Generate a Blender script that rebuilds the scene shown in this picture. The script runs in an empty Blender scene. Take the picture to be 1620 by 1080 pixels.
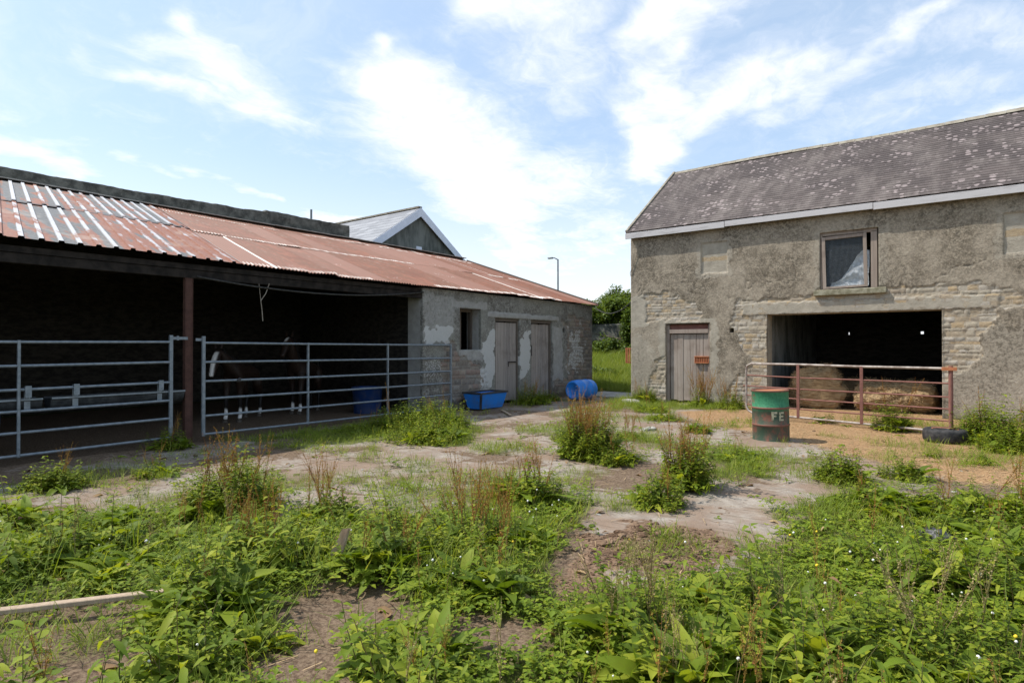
import bpy, bmesh, math, random
import numpy as np
from mathutils import Vector, Matrix, Euler
R = math.radians
random.seed(7); rng = np.random.default_rng(7)
S = bpy.context.scene
C = S.collection

# ------------------------------------------------------------------ camera, light, sky
YAW = math.atan2(720, 944)
cam = bpy.data.objects.new('camera', bpy.data.cameras.new('camera'))
C.objects.link(cam); S.camera = cam
cam.location = (0, 0, 1.6)
cam.data.lens = 36 * 944 / 1620
cam.data.sensor_width = 36
cam.rotation_euler = (R(90 + 0.42), 0, YAW)
cam.data.clip_start = 0.05; cam.data.clip_end = 3000

SUN = Vector((-1.0, -0.55, 0)).normalized()
EL = R(55)
sd = Vector((SUN.x*math.cos(EL), SUN.y*math.cos(EL), math.sin(EL)))
sun = bpy.data.objects.new('sun', bpy.data.lights.new('sun', 'SUN'))
C.objects.link(sun)
sun.data.energy = 4.4; sun.data.angle = R(0.55); sun.data.color = (1, .955, .88)
sun.rotation_euler = sd.to_track_quat('Z', 'Y').to_euler()
S.view_settings.view_transform = 'Standard'; S.view_settings.look = 'None'
S.view_settings.gamma = 1; S.view_settings.exposure = 0.30
S.cycles.max_bounces = 7; S.cycles.diffuse_bounces = 4; S.cycles.transmission_bounces = 4
S.cycles.transparent_max_bounces = 6


class NT:
    """small helper round a node tree"""
    def __init__(s, nt): s.nt = nt
    def new(s, t, **kw):
        n = s.nt.nodes.new(t)
        for k, v in kw.items(): setattr(n, k, v)
        return n
    def put(s, sock, v):
        if v is None: return
        if isinstance(v, (int, float)): sock.default_value = v
        elif isinstance(v, (tuple, list)):
            if len(v) == 3 and sock.type == 'RGBA': v = tuple(v) + (1,)
            sock.default_value = v
        else: s.nt.links.new(v, sock)
    def math(s, op, a, b=None, c=None, clamp=False):
        n = s.new('ShaderNodeMath', operation=op, use_clamp=clamp)
        for i, v in enumerate((a, b, c)): s.put(n.inputs[i], v)
        return n.outputs[0]
    def vm(s, op, a, b=None, scale=None):
        n = s.new('ShaderNodeVectorMath', operation=op)
        s.put(n.inputs[0], a); s.put(n.inputs[1], b)
        if scale is not None: s.put(n.inputs['Scale'], scale)
        return n.outputs['Value' if op in ('LENGTH', 'DOT_PRODUCT') else 'Vector']
    def noise(s, vec, scale=5, detail=4, rough=.55, dist=0):
        n = s.new('ShaderNodeTexNoise'); s.put(n.inputs['Vector'], vec)
        s.put(n.inputs['Scale'], scale); s.put(n.inputs['Detail'], detail)
        s.put(n.inputs['Roughness'], rough); s.put(n.inputs['Distortion'], dist)
        return n.outputs['Fac']
    def ramp(s, fac, a, b, x=0.0, y=1.0):
        n = s.new('ShaderNodeMapRange', interpolation_type='SMOOTHSTEP')
        s.put(n.inputs[0], fac); s.put(n.inputs[1], a); s.put(n.inputs[2], b)
        s.put(n.inputs[3], x); s.put(n.inputs[4], y)
        return n.outputs[0]
    def mix(s, f, a, b, blend='MIX'):
        n = s.new('ShaderNodeMix', data_type='RGBA', blend_type=blend)
        s.put(n.inputs[0], f); s.put(n.inputs[6], a); s.put(n.inputs[7], b)
        return n.outputs[2]
    def attr(s, name): return s.new('ShaderNodeAttribute', attribute_name=name).outputs['Fac']
    def obj(s, sc=None):
        o = s.new('ShaderNodeTexCoord').outputs['Object']
        if sc: o = s.vm('MULTIPLY', o, sc)
        return o
    def rnd(s): return s.new('ShaderNodeNewGeometry').outputs['Random Per Island']
    def bump(s, h, st=.5, d=.01, nrm=None):
        n = s.new('ShaderNodeBump'); s.put(n.inputs['Height'], h)
        n.inputs['Strength'].default_value = st; n.inputs['Distance'].default_value = d
        if nrm is not None: s.nt.links.new(nrm, n.inputs['Normal'])
        return n.outputs[0]


MATS = {}
def mat(name, fn):
    m = bpy.data.materials.new(name); m.use_nodes = True
    nt = m.node_tree; nt.nodes.clear(); T = NT(nt)
    out = T.new('ShaderNodeOutputMaterial')
    b = T.new('ShaderNodeBsdfPrincipled')
    r = fn(T)           # dict: col, rough, metal, normal, spec / shader
    if 'shader' in r: nt.links.new(r['shader'], out.inputs[0])
    else:
        T.put(b.inputs['Base Color'], r.get('col', (.5, .5, .5)))
        T.put(b.inputs['Roughness'], r.get('rough', .85))
        T.put(b.inputs['Metallic'], r.get('metal', 0))
        T.put(b.inputs['Specular IOR Level'], r.get('spec', .3))
        if 'normal' in r: nt.links.new(r['normal'], b.inputs['Normal'])
        nt.links.new(b.outputs[0], out.inputs[0])
    MATS[name] = m
    return m


# ---- sky with high cloud streaks (plane at cloud height, direction based)
w = bpy.data.worlds.new('World'); S.world = w; w.use_nodes = True
w.node_tree.nodes.clear(); T = NT(w.node_tree)
wo = T.new('ShaderNodeOutputWorld'); bg = T.new('ShaderNodeBackground')
sky = T.new('ShaderNodeTexSky', sky_type='NISHITA', sun_disc=False)
sky.sun_elevation = EL; sky.sun_rotation = math.atan2(SUN.x, SUN.y)
sky.air_density = 1.0; sky.dust_density = 1.6; sky.ozone_density = 1.4
dirv = T.new('ShaderNodeTexCoord').outputs['Generated']
sep = T.new('ShaderNodeSeparateXYZ'); w.node_tree.links.new(dirv, sep.inputs[0])
zz = T.math('ADD', T.math('MAXIMUM', sep.outputs[2], 0.0), 0.16)
cmb = T.new('ShaderNodeCombineXYZ')
T.put(cmb.inputs[0], T.math('DIVIDE', sep.outputs[0], zz)); T.put(cmb.inputs[1], T.math('DIVIDE', sep.outputs[1], zz))
P2 = cmb.outputs[0]
nz = T.new('ShaderNodeTexNoise'); T.put(nz.inputs['Vector'], P2); nz.inputs['Scale'].default_value = 3.2; nz.inputs['Detail'].default_value = 4
warp = T.vm('SCALE', T.vm('SUBTRACT', nz.outputs['Color'], (.5, .5, .5)), scale=.38)
PW = T.vm('ADD', P2, warp)
STREAKS = [  # ax, ay, bx, by, width, weight
 (-1.396,0.596,-1.487,0.716,0.063,0.738), (-1.487,0.716,-1.606,0.975,0.119,0.779), (-1.696,0.618,-1.658,0.926,0.066,0.656),
 (-1.658,0.926,-1.615,1.110,0.091,0.738), (-1.120,0.944,-1.233,1.129,0.045,0.700), (-1.168,1.069,-1.350,1.459,0.121,0.950),
 (-1.353,1.402,-1.560,2.001,0.281,1.000), (-1.459,1.832,-1.341,1.921,0.348,0.900), (-1.652,2.119,-1.992,2.730,0.187,0.800),
 (-0.848,0.998,-0.694,1.115,0.125,0.850), (-0.811,1.188,-0.860,1.382,0.140,0.600), (-0.481,1.266,-0.668,1.447,0.113,1.000),
 (-0.668,1.447,-0.794,1.864,0.116,1.000), (-0.761,1.738,-0.945,1.992,0.110,1.000), (-0.683,1.744,-0.313,1.629,0.128,0.850),
 (-0.064,1.532,-0.213,1.705,0.060,0.750), (-0.213,1.705,-0.505,1.900,0.081,0.550), (-0.128,1.641,0.099,1.720,0.114,0.400),
 (-0.348,1.992,0.038,1.908,0.137,0.350), (-2.323,0.410,-2.297,0.566,0.118,0.779), (-2.297,0.566,-2.403,0.730,0.096,0.738),
 (-2.179,0.766,-2.215,0.905,0.044,0.492), (-2.150,0.960,-2.175,1.294,0.061,0.615), (-2.164,1.681,-2.217,1.523,0.108,0.700),
 (-1.789,2.875,-1.406,2.612,0.540,0.600), (0.097,2.148,0.149,2.136,0.124,0.800), (-2.061,0.023,-2.140,0.328,0.099,0.492),
 (0.154,1.468,0.577,2.271,0.125,0.700), (-0.785,0.661,-0.498,0.800,0.130,0.800), (-1.171,0.330,-0.918,0.414,0.059,0.700)
]
acc = None
for ax, ay, bx, by, wd, wt in STREAKS:
    a = (ax, ay, 0); ba = (bx-ax, by-ay, 0); L2 = ba[0]**2 + ba[1]**2
    pa = T.vm('SUBTRACT', PW, a)
    h = T.math('DIVIDE', T.vm('DOT_PRODUCT', pa, ba), L2, clamp=True)
    dd = T.vm('LENGTH', T.vm('SUBTRACT', pa, T.vm('SCALE', ba, scale=h)))
    v = T.ramp(dd, 0.0, wd*1.5, wt, 0.0)
    acc = v if acc is None else T.math('MAXIMUM', acc, v)
n1 = T.math('ADD', T.math('MULTIPLY', T.noise(P2, 6.5, 9, .68, .5), .6), T.math('MULTIPLY', T.noise(T.vm('MULTIPLY', PW, (9., 3., 1)), 1.6, 8, .7, .6), .4))
n2 = T.noise(T.vm('MULTIPLY', PW, (1.0, 3.4, 1)), 1.3, 8, .62, .5)
cl = T.math('ADD', T.math('MULTIPLY', acc, 1.25), T.math('MULTIPLY', T.math('SUBTRACT', n1, .5), 2.3))
cl = T.ramp(cl, -.15, 1.65)
thin = T.ramp(n2, .42, .80, 0.0, .24)
cl = T.math('MAXIMUM', cl, thin)
cl = T.math('MAXIMUM', cl, T.ramp(sep.outputs[2], 0-.02, .33, .75, 0.0))       # milky air low down
skyc = T.mix(.36, T.vm('MULTIPLY', sky.outputs[0], (1.22, 1.32, 1.42)), (7.4, 9.2, 10.9))
col = T.mix(cl, skyc, (9.6, 9.6, 9.7))
w.node_tree.links.new(col, bg.inputs[0]); bg.inputs[1].default_value = 0.105
w.node_tree.links.new(bg.outputs[0], wo.inputs[0])


# ------------------------------------------------------------------ numpy noise
def _h(ix, iy, seed):
    n = (ix.astype(np.int64)*374761393 + iy.astype(np.int64)*668265263 + seed*982451653) & 0xffffffff
    n = ((n ^ (n >> 13))*1274126177) & 0xffffffff
    return ((n ^ (n >> 16)) & 0xffff)/65535.0
def vnoise(x, y, seed=0):
    ix = np.floor(x); iy = np.floor(y); fx = x-ix; fy = y-iy
    fx = fx*fx*(3-2*fx); fy = fy*fy*(3-2*fy)
    a = _h(ix, iy, seed); b = _h(ix+1, iy, seed); c = _h(ix, iy+1, seed); d = _h(ix+1, iy+1, seed)
    return (a*(1-fx)+b*fx)*(1-fy) + (c*(1-fx)+d*fx)*fy
def fbm(x, y, freq=1., octv=4, seed=0, gain=.5):
    x = np.asarray(x, float)*freq; y = np.asarray(y, float)*freq
    t = 0; amp = 1; s = 0
    for o in range(octv):
        t = t + amp*vnoise(x+o*17.3, y-o*9.1, seed+o); s += amp; amp *= gain; x = x*2.03; y = y*2.03
    return t/s
def sst(a, b, x):
    t = np.clip((np.asarray(x, float)-a)/(b-a), 0, 1); return t*t*(3-2*t)
def sdp(x, y, poly):
    """signed distance to polygon, positive inside"""
    x = np.asarray(x, float); y = np.asarray(y, float)
    d = np.full(x.shape, 1e9); ins = np.zeros(x.shape, bool); n = len(poly)
    for i in range(n):
        x0, y0 = poly[i]; x1, y1 = poly[(i+1) % n]
        ex, ey = x1-x0, y1-y0
        t = np.clip(((x-x0)*ex+(y-y0)*ey)/(ex*ex+ey*ey+1e-12), 0, 1)
        d = np.minimum(d, np.hypot(x-x0-t*ex, y-y0-t*ey))
        if y0 != y1: ins ^= ((y0 > y) != (y1 > y)) & (x < ex*(y-y0)/ey + x0)
    return np.where(ins, d, -d)


# ------------------------------------------------------------------ mesh helpers
def tag(o, label=None, cat=None, group=None, kind=None):
    for k, v in (('label', label), ('category', cat), ('group', group), ('kind', kind)):
        if v: o[k] = v
    return o
def thing(name, loc, label, cat, group=None, rz=0):
    o = bpy.data.objects.new(name, None); C.objects.link(o)
    o.location = loc; o.rotation_euler = (0, 0, rz); o.empty_display_size = .1
    return tag(o, label, cat, group)
def link(me, name, parent=None, loc=None, mats=()):
    me.name = name
    for m in mats: me.materials.append(MATS[m])
    o = bpy.data.objects.new(name, me); C.objects.link(o)
    if parent is not None: o.parent = parent
    if loc is not None: o.location = loc
    return o
def npmesh(V, F, mi=None, attrs=None, smooth=False, mats=(), name='m', parent=None, org=(0, 0, 0)):
    """V (n,3) world, F (m,4) int; org is subtracted"""
    V = np.asarray(V, np.float32) - np.asarray(org, np.float32)
    F = np.asarray(F, np.int32)
    me = bpy.data.meshes.new(name)
    me.vertices.add(len(V)); me.vertices.foreach_set('co', V.ravel())
    k = F.shape[1]
    me.loops.add(F.size); me.loops.foreach_set('vertex_index', F.ravel())
    me.polygons.add(len(F)); me.polygons.foreach_set('loop_start', np.arange(len(F), dtype=np.int32)*k)
    if mi is not None: me.polygons.foreach_set('material_index', np.asarray(mi, np.int32))
    me.polygons.foreach_set('use_smooth', np.asarray(smooth, bool) if hasattr(smooth, '__len__') else np.full(len(F), bool(smooth)))
    me.update(calc_edges=True)
    for kx, v in (attrs or {}).items():
        a = me.attributes.new(kx, 'FLOAT', 'POINT'); a.data.foreach_set('value', np.asarray(v, np.float32))
    if parent is None: return link(me, name, None, org, mats)
    return link(me, name, parent, None, mats)

class MB:
    def __init__(s): s.v = []; s.f = []; s.sm = []
    def add(s, v, f, sm=False):
        n = len(s.v); s.v += [tuple(p) for p in v]; s.f += [tuple(i+n for i in q) for q in f]; s.sm += [sm]*len(f)
    def box(s, x0, x1, y0, y1, z0, z1, M=None):
        v = [(x, y, z) for z in (z0, z1) for y in (y0, y1) for x in (x0, x1)]
        if M: v = [M @ Vector(p) for p in v]
        s.add(v, [(0, 2, 3, 1), (4, 5, 7, 6), (0, 1, 5, 4), (2, 6, 7, 3), (0, 4, 6, 2), (1, 3, 7, 5)])
        return s
    def quadbox(s, a, b, w, h, up=(0, 0, 1)):
        """bar from a to b, width w (sideways) and h (up)"""
        a = Vector(a); b = Vector(b); d = (b-a); L = d.length; d.normalize()
        sx = d.cross(Vector(up)).normalized(); uz = sx.cross(d)
        v = [a+d*t*L+sx*i*w/2+uz*j*h/2 for t in (0, 1) for j in (-1, 1) for i in (-1, 1)]
        s.add(v, [(0, 1, 3, 2), (4, 6, 7, 5), (0, 4, 5, 1), (2, 3, 7, 6), (0, 2, 6, 4), (1, 5, 7, 3)])
        return s
    def tube(s, pts, r, n=10, cap=True):
        pts = [Vector(p) for p in pts]; rs = r if isinstance(r, (list, tuple)) else [r]*len(pts)
        prev = None; rings = []
        for i, p in enumerate(pts):
            d = (pts[min(i+1, len(pts)-1)] - pts[max(i-1, 0)]).normalized()
            if prev is None:
                u = d.orthogonal().normalized()
            else: u = (prev - d*prev.dot(d)).normalized()
            prev = u; v = d.cross(u)
            rings.append([p + (u*math.cos(6.28318*k/n) + v*math.sin(6.28318*k/n))*rs[i] for k in range(n)])
        V = [q for r_ in rings for q in r_]; F = []
        for i in range(len(pts)-1):
            for k in range(n): F.append((i*n+k, i*n+(k+1) % n, (i+1)*n+(k+1) % n, (i+1)*n+k))
        s.add(V, F, True)
        if cap:
            s.add(rings[0], [tuple(range(n))[::-1]]); s.add(rings[-1], [tuple(range(n))])
        return s
    def lathe(s, prof, n=32, M=None, closed=False):
        """prof list of (r, z)"""
        V = []; F = []
        for r_, z in prof:
            for k in range(n):
                a = 6.2831853*k/n; V.append((r_*math.cos(a), r_*math.sin(a), z))
        m = len(prof)
        for i in range(m if closed else m-1):
            for k in range(n): F.append((i*n+k, i*n+(k+1) % n, ((i+1) % m)*n+(k+1) % n, ((i+1) % m)*n+k))
        if M: V = [M @ Vector(p) for p in V]
        s.add(V, F, True); return s
    def build(s, name, m, parent=None, org=None, bevel=0, local=False):
        """verts are world unless local; parent's location is subtracted"""
        me = bpy.data.meshes.new(name)
        o0 = Vector((0, 0, 0))
        if parent is not None and not local:
            p = parent
            while p is not None: o0 += p.location; p = p.parent
        elif parent is None and org is not None and not local: o0 = Vector(org)
        me.from_pydata([tuple(Vector(v)-o0) for v in s.v], [], s.f)
        me.polygons.foreach_set('use_smooth', s.sm)
        if bevel:
            bm = bmesh.new(); bm.from_mesh(me)
            ed = [e for e in bm.edges if len(e.link_faces) == 2 and e.calc_face_angle(0) > .6]
            bmesh.ops.bevel(bm, geom=ed, offset=bevel, segments=1, affect='EDGES', clamp_overlap=True)
            bm.to_mesh(me); bm.free()
        me.update()
        return link(me, name, parent, tuple(org) if (parent is None and org is not None) else None, (m,))

def rot(axis, a): return Matrix.Rotation(a, 4, axis)
def TR(x, y, z): return Matrix.Translation((x, y, z))

# ------------------------------------------------------------------ materials
def m_ground(T):
    o = T.obj()
    veg, straw, dung, wet = T.attr('veg'), T.attr('straw'), T.attr('dung'), T.attr('dirt')
    n_big = T.noise(o, 1.3, 5, .6); n_mid = T.noise(o, 6, 7, .65); n_f = T.noise(o, 38, 5, .7); n_vf = T.noise(o, 140, 3, .7)
    conc = T.mix(T.ramp(n_mid, .3, .7), (.225, .185, .15), (.36, .315, .265))
    conc = T.mix(T.ramp(n_big, .40, .60), conc, (.235, .17, .125))
    gr = T.new('ShaderNodeTexNoise'); T.put(gr.inputs['Vector'], T.vm('MULTIPLY', o, (2.0, 16.0, 1))); gr.inputs['Scale'].default_value = 1.0; gr.inputs['Detail'].default_value = 5
    crk = T.ramp(gr.outputs[0], .56, .68)
    conc = T.mix(T.ramp(n_f, .56, .68, 0, .45), conc, (.17, .12, .085))
    conc = T.mix(T.math('MULTIPLY', crk, .65), conc, (.17, .125, .085))
    soil = T.mix(T.ramp(n_f, .35, .65), (.085, .055, .036), (.21, .15, .10))
    soil = T.mix(T.ramp(n_vf, .62, .75), soil, (.36, .28, .18))
    st = T.mix(T.ramp(n_f, .3, .66), (.21, .115, .055), (.41, .255, .13))
    st = T.mix(T.ramp(n_vf, .58, .72), st, (.46, .36, .24))
    col = T.mix(T.ramp(T.math('ADD', wet, T.math('MULTIPLY', T.math('SUBTRACT', n_mid, .5), 1.9)), .42, .60), conc, soil)
    col = T.mix(T.ramp(T.math('ADD', straw, T.math('MULTIPLY', T.math('SUBTRACT', n_mid, .5), 1.5)), .35, .7), col, st)
    dg = T.mix(T.ramp(n_f, .35, .65), (.10, .06, .038), (.25, .165, .105))
    col = T.mix(T.ramp(T.math('ADD', dung, T.math('MULTIPLY', T.math('SUBTRACT', n_mid, .5), 1.2)), .35, .6), col, dg)
    gg = T.mix(T.ramp(n_f, .35, .65), (.05, .058, .016), (.125, .14, .035))
    col = T.mix(T.ramp(T.math('ADD', veg, T.math('MULTIPLY', T.math('SUBTRACT', n_f, .5), 1.1)), .35, .8, 0, .85), col, gg)
    h = T.math('ADD', T.math('MULTIPLY', n_mid, .6), T.math('MULTIPLY', n_f, .35))
    h = T.math('SUBTRACT', T.math('ADD', h, T.math('MULTIPLY', n_vf, .1)), T.math('MULTIPLY', crk, .25))
    return dict(col=col, rough=.95, normal=T.bump(h, .8, .03), spec=.15)
mat('ground', m_ground)

def m_wall(rend_a, rend_b, rend_c, st_cols, pale, mortar):
    def f(T):
        o = T.obj()
        ex, sr, se, pl, wh, dk = (T.attr(a) for a in ('exposed', 'srnd', 'sedge', 'pale', 'white', 'dark_tone'))
        nb = T.noise(o, .9, 5, .6); nm = T.noise(o, 4.2, 7, .66, .3); nf = T.noise(o, 26, 6, .7); ng = T.noise(o, 12.5, 6, .68, .4); nv = T.noise(o, 95, 3, .7)
        ren = T.mix(T.ramp(nm, .36, .64), rend_a, rend_b)
        ren = T.mix(T.math('MULTIPLY', T.ramp(nb, .44, .62), .75), ren, rend_c)
        ren = T.mix(T.ramp(T.math('ADD', T.math('MULTIPLY', nf, .5), T.math('MULTIPLY', ng, .5)), .42, .58), T.mix(T.ramp(nb, .38, .60, .78, .35), ren, (.070, .061, .048)), ren)
        ren = T.mix(T.ramp(nf, .58, .74), ren, T.mix(.55, ren, (.58, .53, .46)))
        smooth = T.mix(T.ramp(nm, .3, .7), pale, tuple(c*.72 for c in pale))
        smooth = T.mix(T.ramp(nf, .66, .8), smooth, tuple(c*.45 for c in pale))
        ren = T.mix(T.ramp(T.math('ADD', pl, T.math('MULTIPLY', T.math('SUBTRACT', ng, .5), .9)), .25, .75, 0, .92), ren, smooth)
        cr = T.new('ShaderNodeValToRGB'); cr.color_ramp.interpolation = 'CONSTANT'
        el = cr.color_ramp.elements
        while len(el) < len(st_cols): el.new(.5)
        for i, c_ in enumerate(st_cols): el[i].position = i/len(st_cols); el[i].color = tuple(c_)+(1,)
        T.put(cr.inputs[0], sr)
        stn = T.mix(T.ramp(nf, .3, .7), T.mix(.35, cr.outputs[0], (.12, .10, .08)), cr.outputs[0])
        stn = T.mix(T.ramp(ng, .50, .66, 0, .6), stn, mortar)
        stn = T.mix(T.ramp(se, .001, .010, .75, 0), stn, (.15, .115, .08))
        jo = T.ramp(T.math('ADD', se, T.math('MULTIPLY', T.math('SUBTRACT', nf, .5), .02)), .004, .018, .45, 0)
        stn = T.mix(jo, stn, mortar)
        stn = T.mix(T.ramp(se, .0005, .006, .6, 0), stn, (.12, .095, .065))
        col = T.mix(T.ramp(ex, .45, .55), ren, stn)
        col = T.mix(T.ramp(T.math('ADD', wh, T.math('MULTIPLY', T.math('SUBTRACT', nf, .5), .9)), .45, .6, 0, .85), col, (.55, .55, .53))
        col = T.mix(T.ramp(T.math('ADD', dk, T.math('MULTIPLY', T.math('SUBTRACT', nm, .5), 1.1)), .35, .8, 0, .7), col, (.065, .065, .045))
        h = T.math('ADD', T.math('MULTIPLY', nf, .7), T.math('MULTIPLY', nv, .3))
        return dict(col=col, rough=.95, normal=T.bump(h, .9, .022), spec=.12)
    return f
mat('barn_render', m_wall((.235, .195, .145), (.365, .31, .235), (.39, .335, .26),
    [(.40, .325, .23), (.46, .345, .21), (.32, .27, .21), (.47, .42, .34), (.43, .33, .21), (.37, .34, .29), (.43, .37, .28), (.345, .285, .215), (.48, .43, .36), (.41, .36, .28)],
    (.43, .385, .31), (.38, .325, .25)))
mat('shed_render', m_wall((.20, .19, .17), (.34, .33, .30), (.27, .27, .235),
    [(.22, .19, .16), (.31, .27, .22), (.18, .165, .15), (.36, .30, .24), (.27, .20, .16), (.29, .27, .24), (.24, .21, .18), (.30, .22, .18)],
    (.40, .39, .365), (.30, .285, .25)))

def m_simple(a, b, scale=6, rough=.9, bumpd=.01, metal=0, stretch=(1, 1, 1), lo=.35, hi=.65, spec=.25, fine=None):
    def f(T):
        o = T.obj(stretch)
        n = T.noise(o, scale, 7, .65); nf = T.noise(o, scale*6, 4, .65)
        col = T.mix(T.ramp(n, lo, hi), a, b)
        if fine: col = T.mix(T.ramp(nf, .6, .75), col, fine)
        return dict(col=col, rough=rough, metal=metal, spec=spec, normal=T.bump(T.math('ADD', T.math('MULTIPLY', n, .5), T.math('MULTIPLY', nf, .5)), .6, bumpd))
    return f
def m_rubble(a, b):
    def f(T):
        o = T.obj((1, 1, 1.9))
        v = T.new('ShaderNodeTexVoronoi', feature='DISTANCE_TO_EDGE'); T.put(v.inputs['Vector'], o); v.inputs['Scale'].default_value = 3.4
        vc = T.new('ShaderNodeTexVoronoi'); T.put(vc.inputs['Vector'], o); vc.inputs['Scale'].default_value = 3.4
        sp = T.new('ShaderNodeSeparateColor'); T.nt.links.new(vc.outputs['Color'], sp.inputs[0])
        nf = T.noise(T.obj(), 22, 5, .7)
        col = T.mix(T.math('MULTIPLY', sp.outputs[0], T.ramp(nf, .2, .8)), a, b)
        j = T.ramp(v.outputs[0], .01, .06)
        col = T.mix(j, tuple(c*.6 for c in a), col)
        return dict(col=col, rough=.95, spec=.1, normal=T.bump(T.math('ADD', j, T.math('MULTIPLY', nf, .4)), .9, .03))
    return f
mat('shaded_stone', m_simple((.022, .02, .018), (.062, .055, .046), 5, .95, .03, stretch=(1, 1, 2.6), fine=(.085, .075, .06)))  # stone colour darkened to imitate the shade indoors
mat('parapet_stone', m_simple((.06, .06, .052), (.17, .165, .14), 3.5, .95, .03, fine=(.25, .24, .2)))
mat('interior_lime', m_simple((.09, .095, .09), (.26, .27, .26), 2.5, .95, .01, stretch=(1, 1, .4)))
mat('concrete', m_simple((.30, .28, .245), (.44, .41, .36), 5, .95, .012, fine=(.2, .18, .15)))
mat('sill_stone', m_simple((.17, .155, .10), (.32, .30, .22), 9, .95, .01, fine=(.12, .11, .07)))

def m_slate(T):
    r = T.rnd(); o = T.obj()
    nb = T.noise(o, .55, 4, .6); nm = T.noise(T.vm('MULTIPLY', o, (2.2, .6, .6)), 1.3, 5, .6); nf = T.noise(o, 22, 5, .65)
    a = T.mix(r, (.078, .063, .057), (.112, .090, .082))
    a = T.mix(T.ramp(nm, .42, .62, 0, .8), a, (.155, .130, .117))
    a = T.mix(T.ramp(nb, .46, .62, 0, .75), a, (.062, .049, .046))
    v = T.new('ShaderNodeTexVoronoi'); T.put(v.inputs['Vector'], o); v.inputs['Scale'].default_value = 7.5; v.inputs['Randomness'].default_value = 1
    sp = T.new('ShaderNodeSeparateColor'); T.nt.links.new(v.outputs['Color'], sp.inputs[0])
    lr = T.math('MULTIPLY', sp.outputs[0], .50)
    spot = T.math('MULTIPLY', T.ramp(T.math('SUBTRACT', T.math('ADD', v.outputs['Distance'], T.math('MULTIPLY', T.math('SUBTRACT', nf, .5), .35)), lr), -.05, .06, 1, 0), T.ramp(T.noise(o, 1.1, 3), .40, .58))
    a = T.mix(T.math('MULTIPLY', spot, .55), a, (.42, .345, .33))
    a = T.mix(T.ramp(nf, .62, .74, 0, .5), a, (.36, .31, .29))
    return dict(col=a, rough=.8, spec=.3, normal=T.bump(nf, .5, .008))
mat('slate', m_slate)
mat('grey_slate', lambda T: dict(col=T.mix(T.rnd(), (.20, .205, .22), (.30, .305, .32)), rough=.7, normal=T.bump(T.noise(T.obj(), 20), .4, .01)))
mat('gable_render', m_simple((.075, .08, .072), (.19, .195, .175), 1.3, .95, .01, stretch=(1, 1.6, .45)))
mat('white_paint', m_simple((.27, .25, .24), (.50, .48, .48), 5, .6, .003, stretch=(.5, .5, 3), lo=.2, hi=.5, fine=(.42, .40, .38)))
mat('ridge_tile', m_simple((.20, .17, .13), (.31, .28, .22), 6, .9, .01))
mat('board_pvc', m_simple((.66, .69, .78), (.74, .77, .86), 4, .5, .002))

def m_wood(a, b, dark):
    def f(T):
        r = T.rnd(); o = T.obj()
        g = T.noise(T.vm('MULTIPLY', o, (26, 26, 1.1)), 1.0, 6, .7, .5); n = T.noise(o, 2.2, 4)
        col = T.mix(T.ramp(g, .3, .7), a, b)
        col = T.mix(T.math('MULTIPLY', r, .45), col, T.mix(.5, b, (.42, .36, .30)))
        col = T.mix(T.ramp(n, .5, .75, 0, .5), col, dark)
        return dict(col=col, rough=.9, normal=T.bump(g, .7, .008), spec=.15)
    return f
mat('barn_door_wood', m_wood((.20, .155, .125), (.37, .315, .27), (.16, .115, .085)))
mat('shed_door_wood', m_wood((.20, .175, .16), (.36, .325, .30), (.13, .10, .085)))
mat('frame_wood', m_wood((.17, .125, .10), (.31, .25, .21), (.11, .08, .065)))
mat('plank_wood', m_wood((.27, .19, .125), (.44, .33, .23), (.18, .12, .08)))
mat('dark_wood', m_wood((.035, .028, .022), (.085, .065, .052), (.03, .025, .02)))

def m_galv(T):
    o = T.obj(); n = T.noise(o, 14, 5, .6)
    return dict(col=T.mix(T.ramp(n, .3, .7), (.17, .20, .225), (.275, .305, .33)), rough=T.ramp(n, .2, .8, .42, .62), metal=.4, spec=.5, normal=T.bump(n, .15, .002))
mat('galvanised', m_galv)
def m_rust(a=(.10, .035, .022), b=(.26, .10, .055), rough=.85):
    def f(T):
        n = T.noise(T.obj(), 9, 7, .7); nf = T.noise(T.obj(), 60, 4, .7)
        return dict(col=T.mix(T.ramp(n, .35, .65), T.mix(nf, a, b), b), rough=rough, metal=.1, normal=T.bump(nf, .5, .003))
    return f
mat('rust_steel', m_rust((.13, .055, .045), (.25, .115, .09)))
mat('shaded_zinc', m_simple((.03, .033, .036), (.07, .075, .08), 9, .6, .002, metal=.3))  # zinc darkened in colour to stand in for shade inside the bay
mat('bright_rust', m_rust((.24, .075, .03), (.48, .19, .09)))
mat('post_steel', m_rust((.045, .022, .018), (.11, .055, .042)))
mat('pale_pipe', m_simple((.20, .155, .13), (.40, .35, .31), 7, .6, .002, metal=.2))
mat('dark_iron', m_simple((.02, .018, .017), (.06, .05, .045), 9, .7, .002))

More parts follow.
